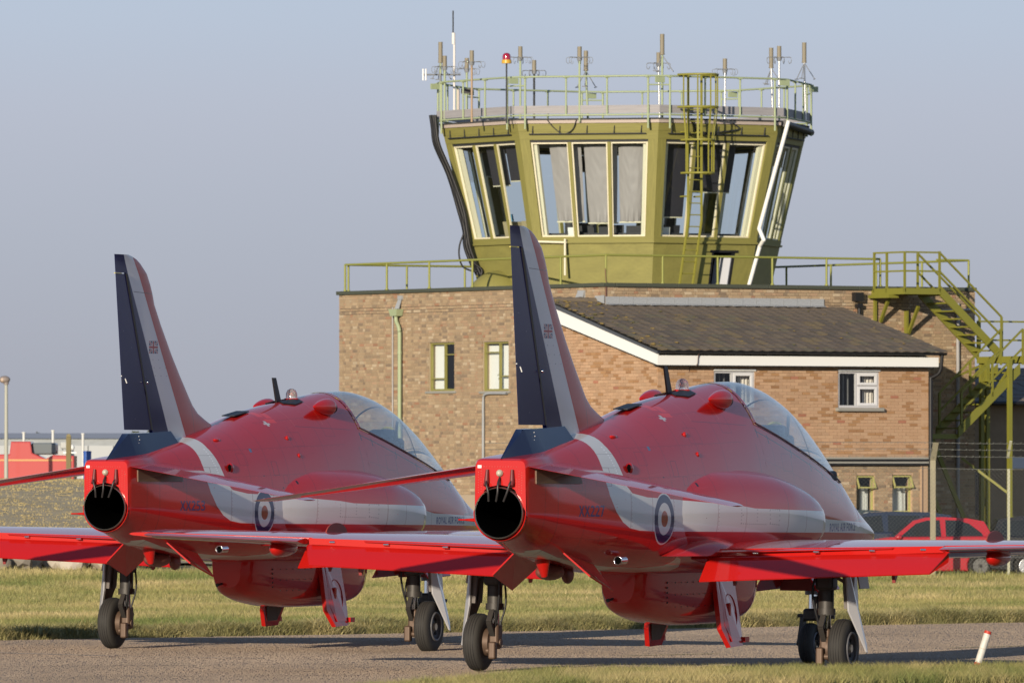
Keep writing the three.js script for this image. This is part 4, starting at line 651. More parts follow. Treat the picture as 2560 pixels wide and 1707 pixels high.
// ---------------------------------------------------------------- taxiway edge marker
{
  const a = at(2441, 1676, 79), b = at(2472, 1577, 79), t = thing('marker_post', 'leaning red and white marker post in the grass at the right edge of the taxiway', 'marker post', a), d = b.clone().sub(a), P = k => d.clone().multiplyScalar(k);
  mesh('stake', rod(P(-.3), P(.19), .022, 12), std(lin(.55, .05, .035), .5), t); mesh('sleeve', [rod(P(.19), P(.93), .033, 18)], std(lin(.80, .78, .72), .5, { map: wearTex }), t); mesh('cap', [rod(P(.93), P(1), .035, 18, .03)], std(lin(.52, .05, .03), .45), t); mesh('collar', rod(P(.13), P(.2), .034, 16), std(lin(.55, .05, .035), .5), t); mesh('tape_joint', rod(P(.545), P(.56), .0338, 18), std(lin(.55, .45, .36), .6), t);
}
// ---------------------------------------------------------------- far left: bank, rubble, vehicles, posts
{
  const t = thing('rubble_heap', 'heap of broken concrete and stones at the foot of the straw-coloured bank', 'rubble', V(0, BASE, -226));
  const tones = [lin(.42, .36, .28), lin(.24, .21, .17), lin(.13, .115, .1), lin(.5, .44, .36)].map(c => std(c, .95));
  for (let i = 0; i < 46; i++) { const s = rr(.12, .42), g = new THREE.IcosahedronGeometry(s, 1), P = g.attributes.position; for (let k = 0; k < P.count; k++) { const v = V(P.getX(k), P.getY(k), P.getZ(k)), q = 1 + .45 * perlin.noise(v.x * 4 + i, v.y * 4, v.z * 4); P.setXYZ(k, v.x * q * 1.2, v.y * q * .8, v.z * q); } g.computeVertexNormals(); const o = mesh('stone', toCreasedNormals(g, .4), tones[Math.floor(rnd() * 4)], t); o.position.set(rr(-13.6, -9.2), s * .35 + rr(0, .22), rr(-2.5, 2)); o.rotation.set(rnd() * 3, rnd() * 3, rnd() * 3); }
}
{
  const Z = 332, S = F / Z, X = px => (px - W / 2) / S, Y = py => EYE - (py - YH) / S;
  { const t = thing('floodlight_post', 'pale floodlight post with a round lamp head at the left edge', 'lamp post', V(X(14), Y(1230), -Z)), h = Y(958) - Y(1230); mesh('pole', rod(V(0, -.5, 0), V(0, h, 0), .085, 12, .06), std(lin(.40, .40, .34), .6), t); mesh('lamp_head', [new THREE.SphereGeometry(.17, 16, 12).scale(1.25, .85, 1).translate(-.06, h + .14, 0), rod(V(0, h - .05, 0), V(0, h + .1, 0), .1, 12)], std(lin(.24, .20, .18), .5), t); mesh('lens', new THREE.SphereGeometry(.13, 14, 10).scale(.7, .8, 1).translate(-.13, h + .13, .06), std(lin(.5, .38, .3), .3), t); }
  [[58, 1083, 'pale post farthest left beside the floodlight, standing behind the red truck'], [131, 1078, 'middle one of the three pale posts above the red truck'], [206, 1086, 'pale post just left of the blue drum and the far jet']].forEach(([px, py, l]) => { const t = thing('fence_post', l, 'post', V(X(px) * 1.06, Y(1225), -Z * 1.06), 0, 'pale posts behind the red truck'), h = (Y(py) - EYE) * 1.06 + EYE - Y(1225); mesh('shaft', rod(V(0, -.4, 0), V(0, h, 0), .055, 8), std(lin(.6, .6, .58), .6), t); mesh('cap', rod(V(0, h, 0), V(0, h + .05, 0), .08, 8), std(lin(.6, .6, .58), .6), t); });
  { const t = thing('timber_post', 'weathered olive-brown timber post just left of the far jet tail', 'post', V(X(177), Y(1230), -(Z - 2))); const h = Y(1092) - Y(1230); mesh('shaft', rbox(.19, h + .4, .16, 0, h / 2 - .2, 0, .03), std(lin(.24, .20, .1), .9, { map: wearTex }), t); mesh('cap', hexa([V(-.095, h, .08), V(.095, h, .08), V(.05, h + .1, .03), V(-.05, h + .1, .03), V(-.095, h, -.08), V(.095, h, -.08), V(.05, h + .1, -.03), V(-.05, h + .1, -.03)]), std(lin(.24, .20, .1), .9), t); }
  { const t = thing('red_truck', 'low red airfield truck with a grey glazed cab behind the earth bank', 'truck', V(X(60), Y(1222), -(Z + 5)), 0), red = paintM(.46, .05, .045), y = py => Y(py) - Y(1222), x = px => X(px) - X(60);  // paler red, with distance haze put into the paint
    const prof = new THREE.Shape([[-90, 1215], [168, 1215], [168, 1142], [118, 1140], [100, 1150], [62, 1134], [58, 1106], [14, 1106], [10, 1138], [-90, 1140]].map(([a, b]) => new THREE.Vector2(x(a), y(b))));
    mesh('body', new THREE.ExtrudeGeometry(prof, { depth: 2, bevelEnabled: true, bevelSize: .05, bevelThickness: .05, bevelSegments: 2 }).translate(0, 0, -1), red, t);
    mesh('glazed_cab', rbox(x(124) - x(62), y(1106) - y(1136), 1.7, (x(124) + x(62)) / 2, (y(1106) + y(1136)) / 2, -.05, .08), std(lin(.15, .17, .18), .2), t); mesh('load', [rbox(x(165) - x(128), .34, 1.5, x(147), y(1136), 0, .06), rbox(.4, .3, .6, x(147), y(1112), .3, .08)], std(lin(.42, .43, .42), .6), t);
    mesh('stripe', box(x(166) - x(-88), .07, .02, (x(166) + x(-88)) / 2, y(1150), 1.06), std(lin(.55, .28, .1), .5), t); mesh('lamp', [new THREE.SphereGeometry(.12, 10, 8).translate(x(164), y(1118), .9), box(.5, .06, .1, x(160), y(1131), 1.02)], whiteM, t); for (const px of [-40, 130]) mesh('wheel', new THREE.CylinderGeometry(.42, .42, .3, 20).rotateX(Math.PI / 2).translate(x(px), y(1215) - .1, .95), rubberM, t); }
  { const t = thing('blue_drum', 'small blue drum on the bank just left of the far jet tail', 'drum', V(X(217), bankH(X(217), Z), -Z)); const b = Y(1128) - bankH(X(217), Z); mesh('shell', [rod(V(0, 0, 0), V(0, b, 0), .15, 16), ...[.3, .66, .97].map(k => rod(V(0, b * k - .02, 0), V(0, b * k + .02, 0), .162, 16))], std(lin(.03, .1, .38), .5), t); mesh('lid', rod(V(0, b, 0), V(0, b + .012, 0), .14, 16), std(lin(.03, .08, .3), .5), t); }
  { const t = thing('red_container', 'red box van roof far behind, just left of the far jet fin', 'van', V(X(284), Y(1200), -Z * 1.2)); const w = rbox(1.1, 1.0, 1.6, 0, 1.5, 0, .12); mesh('body', [w, rbox(1.5, .9, 1.7, .1, .6, 0, .1)], paintM(.42, .02, .02), t); mesh('windscreen', box(.8, .3, .03, 0, 1.6, .82), glassDark, t); }
}
{
  const Z = 620, S = F / Z, X = px => (px - W / 2) / S, t = thing('pale_hangar', 'long pale blue-grey hangar wall low on the far left horizon', 'hangar', V(X(60), BASE, -Z)); const h = EYE + (YH - 1082) / S - BASE;
  mesh('wall', box(16, h - .4, 10, 0, (h - .4) / 2, -5), std(lin(.40, .43, .45), .8, { map: wearTex }), t); mesh('roof', hexa([V(-8.2, h - .4, .2), V(8.2, h - .4, .2), V(8.2, h, -5), V(-8.2, h, -5), V(-8.2, h - .42, -10), V(8.2, h - .42, -10), V(8.2, h - .02, -5.2), V(-8.2, h - .02, -5.2)]), std(lin(.36, .38, .42), .8), t);
  for (let i = 0; i < 9; i++) mesh('door_leaf', box(1.7, h - .9, .1, -7.2 + i * 1.8, (h - .9) / 2, .06 + .05 * (i % 2)), std(lin(.44, .46, .47), .7), t);
}
{ // far trees: a low hazy line on the horizon
  const pos = [], Zt = 1500, geo = new THREE.TetrahedronGeometry(1, 0), P = []; for (let i = 0; i < 9000; i++) { const x = rr(-120, 60), top = 7.5 + 2.4 * perlin.noise(x * .12, 1, 1) + 1.5 * perlin.noise(x * .5, 4, 2), y = Math.pow(rnd(), .6) * top; P.push([x, y + BASE, -Zt - rr(-6, 6), rr(.3, .8)]); }
  const m = new THREE.InstancedMesh(geo, std(lin(.075, .085, .06), .95), P.length), M = new THREE.Matrix4(), q = new THREE.Quaternion(), e = new THREE.Euler(); P.forEach(([x, y, z, s], i) => { e.set(rnd() * 6, rnd() * 6, rnd() * 6); M.compose(V(x, y, z), q.setFromEuler(e), V(s, s, s)); m.setMatrixAt(i, M); }); m.name = 'distant_trees'; tag(m, 'far line of bare trees low on the horizon at the left', 'trees'); m.userData.kind = 'stuff'; scene.add(m);
}
// ---------------------------------------------------------------- the two red jets
const P = (f, r, u) => V(r, u, -f);           // f forward of the main wheels, r to the right, u above the ground
const RED = lin(.50, .011, .008);
const redM = new THREE.MeshPhysicalMaterial({ color: RED, roughness: .45, specularIntensity: .15, clearcoat: 1, clearcoatRoughness: .05 });
const navyM = new THREE.MeshPhysicalMaterial({ color: lin(.006, .009, .04), roughness: .45, specularIntensity: .15, clearcoat: 1, clearcoatRoughness: .06 });
const whiteGloss = new THREE.MeshPhysicalMaterial({ color: lin(.40, .40, .42), roughness: .4, specularIntensity: .2, clearcoat: 1, clearcoatRoughness: .06 });
const legM = std(lin(.055, .05, .046), .5, { metalness: .3 }), chromeM = std(lin(.75, .75, .75), .12, { metalness: 1 }), brakeM = std(lin(.13, .085, .06), .5, { metalness: .3 }), hubM = std(lin(.09, .09, .1), .5), brassM = std(lin(.62, .55, .42), .3, { metalness: .6 }), tyreM = std(lin(.035, .033, .03), .8, { bumpMap: brickBump, bumpScale: .002 }), sootShadeM = new THREE.MeshPhysicalMaterial({ color: lin(.003, .003, .003), roughness: 1, specularIntensity: 0 });  // last material: sooty black with the darkness of deep openings put into it
const glassM = new THREE.MeshPhysicalMaterial({ color: lin(.93, .95, .96), roughness: .015, transmission: 1, thickness: 0, ior: 1.5 });
const SEC = [[-4.05, 1.49, 1.953, 1.235, .243, 13, 2], [-3.95, 1.49, 1.965, 1.222, .255, 11, 2], [-3.4, 1.5, 2.02, 1.10, .315, 3.4, 2.2], [-2.9, 1.48, 2.09, 1.03, .38, 2.9, 2.3], [-2.1, 1.45, 2.20, .955, .475, 2.5, 2.4], [-1.35, 1.42, 2.315, .92, .555, 2.2, 2.5], [-.5, 1.42, 2.46, .9, .6, 2.05, 2.6], [.35, 1.45, 2.555, .89, .62, 2, 2.6], [1, 1.45, 2.62, .88, .615, 2, 2.6], [1.5, 1.45, 2.66, .88, .6, 2, 2.6], [2, 1.44, 2.672, .885, .58, 2, 2.6], [2.5, 1.42, 2.63, .89, .56, 2, 2.6], [3, 1.40, 2.53, .9, .54, 2, 2.6], [3.5, 1.38, 2.36, .915, .51, 2, 2.5], [4, 1.35, 2.12, .94, .475, 2, 2.4], [4.4, 1.325, 1.89, .96, .445, 2, 2.3], [4.85, 1.30, 1.635, .99, .385, 2, 2.2], [5.25, 1.275, 1.485, 1.02, .315, 2, 2.1], [5.65, 1.25, 1.375, 1.06, .23, 2, 2], [6.0, 1.225, 1.28, 1.12, .135, 2, 2], [6.25, 1.2, 1.22, 1.18, .03, 2, 2]];
function cubic(tab, f, k) { // smooth reading of a station table
  let i = 0; while (i < tab.length - 2 && f > tab[i + 1][0]) i++;
  const x0 = tab[i][0], x1 = tab[i + 1][0], h = x1 - x0, t = Math.min(1, Math.max(0, (f - x0) / h)), m = j => { if (j <= 0) return (tab[1][k] - tab[0][k]) / (tab[1][0] - tab[0][0]); if (j >= tab.length - 1) return (tab[j][k] - tab[j - 1][k]) / (tab[j][0] - tab[j - 1][0]); const a = (tab[j][k] - tab[j - 1][k]) / (tab[j][0] - tab[j - 1][0]), b = (tab[j + 1][k] - tab[j][k]) / (tab[j + 1][0] - tab[j][0]); return a * b <= 0 ? 0 : 2 * a * b / (a + b); };
  const t2 = t * t, t3 = t2 * t; return (2 * t3 - 3 * t2 + 1) * tab[i][k] + (t3 - 2 * t2 + t) * h * m(i) + (-2 * t3 + 3 * t2) * tab[i + 1][k] + (t3 - t2) * h * m(i + 1);
}
const secAt = f => [1, 2, 3, 4, 5, 6].map(k => cubic(SEC, f, k));
function ptAt(f, th, grow = 0) { const [cu, top, bot, w, nt, nb] = secAt(f), c = Math.cos(th), s = Math.sin(th), up = s >= 0, n = up ? nt : nb, h = (up ? top - cu : cu - bot) + grow; return P(f, Math.sign(c) * (w + grow) * Math.pow(Math.abs(c), 2 / n), cu + Math.sign(s) * h * Math.pow(Math.abs(s), 2 / n)); }
const sillU = f => f < 4.35 ? 2.255 - .2045 * (f - 1.4) : Math.max(1.5, 1.652 - .02 * (f - 4.35));
const glassU = f => sillU(f) + .036;
function sillTh(f) { const [cu, top, , , nt] = secAt(f), t = Math.min(1, Math.max(0, (glassU(f) - cu) / (top - cu))); return Math.asin(Math.min(1, Math.pow(t, nt / 2))); }
const rAt = (f, u) => { const [cu, top, bot, w, nt, nb] = secAt(f), t = u >= cu ? (u - cu) / (top - cu) : (cu - u) / (cu - bot), n = u >= cu ? nt : nb; return t >= 1 ? 0 : w * Math.pow(1 - Math.pow(t, n), 1 / n); };
const F0 = -4.3, FL = 11.4, U0 = .4, UL = 2.4;
function bodyPaint(serial) {
  return canvas(2048, 2048, (c, w, h) => {
    const px = f => (f - F0) / FL * w, half = h / 2;
    for (const side of [0, 1]) {
      const oy = side ? half : 0, py = u => oy + half - (u - U0) / UL * half;
      c.save(); c.beginPath(); c.rect(0, oy, w, half); c.clip();
      c.fillStyle = '#bc1c18'; c.fillRect(0, oy, w, half);
      const poly = (pts, col) => { c.fillStyle = col; c.beginPath(); pts.forEach(([f, u], i) => i ? c.lineTo(px(f), py(u)) : c.moveTo(px(f), py(u))); c.closePath(); c.fill(); };
      // white lightning sweep down from the fin and along the waist to the nose
      poly([[-2.52, 2.75], [-2.52, 2.1], [-2.53, 1.92], [-2.51, 1.75], [-2.45, 1.63], [-2.33, 1.49], [-2.2, 1.40], [-2.05, 1.345], [-1.85, 1.322], [-1.5, 1.314], [0, 1.302], [2.6, 1.276], [3.4, 1.272], [5.2, 1.246], [6.9, 1.22], [6.9, 1.30], [5.2, 1.345], [4.9, 1.356], [3.4, 1.395], [2.6, 1.474], [.5, 1.513], [.2, 1.538], [-1.14, 1.60], [-1.7, 1.618], [-2.0, 1.655], [-2.1, 1.72], [-2.15, 1.83], [-2.2, 1.97], [-2.24, 2.08], [-2.22, 2.2], [-2.2, 2.75]], '#dad9d6');
      // white belly arrow
      poly([[-3.62, 1.155], [-3.5, 1.112], [-3.0, 1.06], [-2.5, 1.0], [-2.0, .962], [-1.3, .94], [-.6, .95], [-.55, .985], [-.72, 1.06], [-.85, 1.085], [-.85, 1.05], [-.95, 1.0], [-1.4, .985], [-2.0, 1.0], [-2.6, 1.035], [-3.1, 1.095], [-3.5, 1.165]], '#cfcdbd');
      // roundel
      const e = (r, col) => { c.fillStyle = col; c.beginPath(); c.ellipse(px(-1.35), py(1.424), r / FL * w, r / UL * half, 0, 0, 7); c.fill(); };
      e(.232, '#d9d8d4'); e(.217, '#1c2554'); e(.145, '#d9d8d4'); e(.072, '#a04022');
      // lettering
      const text = (s, f, u, wM, hM, col, font) => { c.save(); c.translate(px(f), py(u)); if (side) c.scale(-1, 1); c.font = 'bold 100px sans-serif'; const m = c.measureText(s).width; c.scale(wM / FL * w / m, hM / UL * half / 73); c.fillStyle = col; c.textAlign = 'center'; c.textBaseline = 'alphabetic'; c.fillText(s, 0, 36); c.restore(); };
      text('ROYAL AIR FORCE', 3.98, 1.316, 1.02, .075, '#3b4a80'); text(serial, -2.81, 1.50, .50, .10, '#43306a');
      // panel lines, fasteners and small stencils
      c.globalAlpha = .35; c.strokeStyle = '#4a0d10'; c.lineWidth = 2;
      const line = (pts, a = .35, lw = 2, col = '#4a0d10') => { c.globalAlpha = a; c.strokeStyle = col; c.lineWidth = lw; c.beginPath(); pts.forEach(([f, u], i) => i ? c.lineTo(px(f), py(u)) : c.moveTo(px(f), py(u))); c.stroke(); };
      line([[-3.45, 1.1], [-3.45, 2.1]]); line([[-.1, 2.30], [1.2, 2.27]], .6); line([[.62, 2.6], [.58, 2.32]], .5, 2, '#d88a70'); line([[-.1, 2.55], [-.1, 2.3]], .4, 2, '#d88a70'); line([[1.28, .9], [1.28, 2.1]], .4); line([[2.3, .9], [2.3, 2.0]], .25); line([[-.7, 1.6], [-.7, 2.45]], .22); line([[-1.6, 1.0], [-1.6, 2.3]], .25);
      line([[1.4, 2.22], [4.15, 1.66]], .8, 4, '#2a0709'); for (const f of [1.42, 1.7, 2.35, 2.95, 3.35, 3.9, 4.1]) line([[f, sillU(f) - .01], [f, sillU(f) - .09]], .8, 4, '#1d0507');
      line([[-1.05, 1.94], [-.93, 1.94], [-.93, 1.80], [-1.05, 1.80], [-1.05, 1.94]], .5); line([[-.84, 1.80], [-.74, 1.80], [-.74, 1.72], [-.84, 1.72], [-.84, 1.80]], .4); line([[4.5, 1.375], [5.25, 1.40]], .9, 6, '#140b0c');
      for (const f of [-3.72, -2.95, -2.05, -1.15, -.3, .3, 1.75, 2.85, 3.3, 4.45, 4.9]) line([[f, 1.0], [f + .02, 1.7], [f, Math.min(2.3, f < 1.4 ? 2.5 : sillU(f) - .02)]], .30, 1.6);
      for (const [f0, u0, f1, u1] of [[-3.6, 1.75, -.2, 1.82], [-3.4, 1.28, -.8, 1.16], [-2.0, 2.05, .9, 2.12], [-.9, 2.33, 1.3, 2.45], [1.45, 1.95, 4.4, 1.52]]) { line([[f0, u0], [f1, u1]], .28, 1.6); const n = Math.round(Math.abs(f1 - f0) / .055); c.globalAlpha = .5; for (let i = 0; i <= n; i++) { c.fillStyle = i % 3 ? '#5c1012' : '#d9634f'; c.beginPath(); c.arc(px(f0 + (f1 - f0) * i / n), py(u0 + (u1 - u0) * i / n) + 5, 1.3, 0, 7); c.fill(); } }
      for (const f of [-3.72, -2.95, -2.05, -1.15, -.3]) { c.globalAlpha = .45; for (let u = 1.05; u < 2.2; u += .035) { c.fillStyle = '#5c1012'; c.beginPath(); c.arc(px(f) + 6, py(u), 1.2, 0, 7); c.fill(); } }
      for (const [f, u, a, b] of [[-2.7, 1.72, .3, .16], [-3.2, 1.68, .22, .2], [-.4, 2.1, .28, .14], [-1.75, 1.9, .18, .12], [.5, 2.2, .24, .18], [-2.6, 1.2, .34, .1], [-1.2, 1.1, .4, .09], [2.0, 1.85, .3, .16], [3.6, 1.55, .26, .12]]) line([[f, u], [f + a, u], [f + a, u + b], [f, u + b], [f, u]], .38, 1.6);
      c.globalAlpha = 1; c.fillStyle = '#e0301f'; c.save(); c.translate(px(-.5), py(2.38)); if (side) c.scale(-1, 1); c.fillRect(-26, -26, 16, 20); c.fillRect(-6, -22, 18, 22); c.fillRect(-22, 4, 34, 16); c.restore();
      c.fillStyle = '#c9c3c0'; c.fillRect(px(-.72), py(2.33), 22, 7); c.fillRect(px(-.68), py(2.35), 8, 22);
      c.fillStyle = '#59708f'; c.fillRect(px(-1.42), py(2.07), 9, 16); c.fillStyle = '#1a0808'; c.fillRect(px(-.6), py(1.745), 6, 14); c.fillRect(px(-.9), py(1.68), 4, 6); c.fillRect(px(-1.3), py(1.80), 4, 5);
      const dots = (f0, u0, f1, u1, n, col, r = 1.6) => { c.fillStyle = col; for (let i = 0; i <= n; i++) { c.beginPath(); c.arc(px(f0 + (f1 - f0) * i / n), py(u0 + (u1 - u0) * i / n), r, 0, 7); c.fill(); } };
      dots(-2.32, 2.06, -2.25, 1.83, 10, '#ffffff', 2.2); line([[-2.52, 2.0], [-2.2, 2.0]], .5, 2, '#8a8a8a'); line([[-2.52, 1.88], [-2.2, 1.88]], .5, 2, '#8a8a8a');
      dots(.2, 1.50, .2, 1.38, 4, '#6d6d70', 2); dots(.2, 1.375, .75, 1.365, 12, '#6d6d70', 2); dots(.55, 1.5, .55, 1.4, 3, '#6d6d70', 2); dots(.85, 1.5, 1.05, 1.5, 4, '#55555a', 2.2); dots(.85, 1.37, 1.05, 1.36, 4, '#55555a', 2.2); dots(.83, 1.49, .85, 1.38, 3, '#55555a', 2); dots(1.06, 1.49, 1.06, 1.4, 2, '#55555a', 2);
      for (let i = 0; i < 60; i++) { c.globalAlpha = .5; c.fillStyle = rnd() < .6 ? '#e2472f' : '#3c0b0d'; c.beginPath(); c.arc(px(rr(-3.8, 5)), py(rr(1.0, 2.4)), rr(.8, 2), 0, 7); c.fill(); }
      for (let i = 0; i < 260; i++) { const f = rr(-4, 6), u = rr(.9, 2.5); c.globalAlpha = rr(.02, .07); c.strokeStyle = rnd() < .5 ? '#300' : '#fff'; c.lineWidth = rr(1, 4); c.beginPath(); c.moveTo(px(f), py(u)); c.lineTo(px(f - rr(.05, .4)), py(u - rr(-.01, .03))); c.stroke(); }
      c.restore(); c.globalAlpha = 1;
    }
  });
}
function finPaint() {
  const f0 = -4.2, fl = 3.2, u0 = 1.9, ul = 2.2;
  const t = canvas(1024, 1024, (c, w, h) => {
    const px = f => (f - f0) / fl * w, py = u => h - (u - u0) / ul * h, poly = (pts, col) => { c.fillStyle = col; c.beginPath(); pts.forEach(([f, u], i) => i ? c.lineTo(px(f), py(u)) : c.moveTo(px(f), py(u))); c.closePath(); c.fill(); };
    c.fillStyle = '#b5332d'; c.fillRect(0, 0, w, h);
    poly([[-4.2, 4.1], [-3.52, 4.1], [-3.497, 3.985], [-3.328, 3.788], [-2.156, 2.185], [-1.95, 1.9], [-4.2, 1.9]], '#dddcda');
    poly([[-4.2, 4.1], [-3.72, 4.1], [-3.698, 3.987], [-3.579, 3.781], [-2.543, 2.157], [-2.38, 1.9], [-4.2, 1.9]], '#141a52');
    const x = px(-3.075), y = py(3.135), W2 = px(-2.86) - x, H2 = py(3.012) - y;    // union flag
    c.fillStyle = '#1c2452'; c.fillRect(x, y, W2, H2); c.save(); c.beginPath(); c.rect(x, y, W2, H2); c.clip();
    const ln = (a, b, d, e, lw, col) => { c.strokeStyle = col; c.lineWidth = lw; c.beginPath(); c.moveTo(x + a * W2, y + b * H2); c.lineTo(x + d * W2, y + e * H2); c.stroke(); };
    ln(0, 0, 1, 1, 11, '#d6d5d2'); ln(0, 1, 1, 0, 11, '#d6d5d2'); ln(0, 0, 1, 1, 4, '#a3272b'); ln(0, 1, 1, 0, 4, '#a3272b'); ln(.5, 0, .5, 1, 17, '#d6d5d2'); ln(0, .5, 1, .5, 17, '#d6d5d2'); ln(.5, 0, .5, 1, 9, '#a3272b'); ln(0, .5, 1, .5, 9, '#a3272b'); c.restore();
    c.strokeStyle = '#3a3034'; c.globalAlpha = .75; c.lineWidth = 2.5; c.beginPath(); c.moveTo(px(-3.45), py(3.617)); c.lineTo(px(-2.9), py(3.60)); c.stroke(); c.beginPath(); c.moveTo(px(-2.012), py(2.561)); c.lineTo(px(-1.94), py(2.228)); c.stroke();
    for (let i = 0; i < 9; i++) { c.globalAlpha = .7; c.fillStyle = '#55565e'; c.beginPath(); c.arc(px(-2.98 + .14 * (i % 3) + .03 * Math.floor(i / 3)), py(2.95 - .08 * Math.floor(i / 3)), 2.2, 0, 7); c.fill(); }
    for (let i = 0; i < 26; i++) { c.globalAlpha = .6; c.fillStyle = i % 3 ? '#474b66' : '#c9c9cc'; c.beginPath(); c.arc(px(rr(-3.8, -3.0)), py(rr(2.25, 3.8)), rr(.8, 2), 0, 7); c.fill(); }
    c.globalAlpha = 1;
  });
  return [t, p => [(-p.z - f0) / fl, (p.y - u0) / ul]];
}
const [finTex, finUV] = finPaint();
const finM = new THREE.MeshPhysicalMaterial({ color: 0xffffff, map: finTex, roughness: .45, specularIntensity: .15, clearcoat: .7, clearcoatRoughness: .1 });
const foil = (n, cut = 1) => { const up = [], lo = []; for (let i = 0; i <= n; i++) { const x = cut * (1 - Math.cos(Math.PI / 2 * (i / n))) , y = 5 * (.2969 * Math.sqrt(x) - .126 * x - .3516 * x * x + .2843 * x ** 3 - .1015 * x ** 4); up.push([x, y]); lo.push([x, -y]); } return [...up.reverse(), ...lo.slice(1)]; };
function foilLoft(stations, n, place, cut = 1) { // stations: [span, LE, TE, height, thickness]; place(f, span, lift) -> point
  const fo = foil(n, cut), rows = stations.map(s => { const c = s[1] - s[2]; const ring = fo.map(([x, y]) => place(s[1] - x * c, s[0], s[3] + y * s[4] * c)); ring.push(ring[0].clone()); return ring; });
  const ends = [rows[0], rows[rows.length - 1]].map(r => fan(r.slice(0, -1), r.reduce((a, p) => a.add(p), V(0, 0, 0)).multiplyScalar(1 / r.length)));
  return [gridGeo(rows, p => [p.x * .5, p.z * .5], .6), ...ends];
}
const LEw = r => 1.85 - r * .4877, TEw = r => -.80 - .115 * r, hw = r => 1.085 + .031 * r, hingeF = r => TEw(r) + .345 - .02 * r;

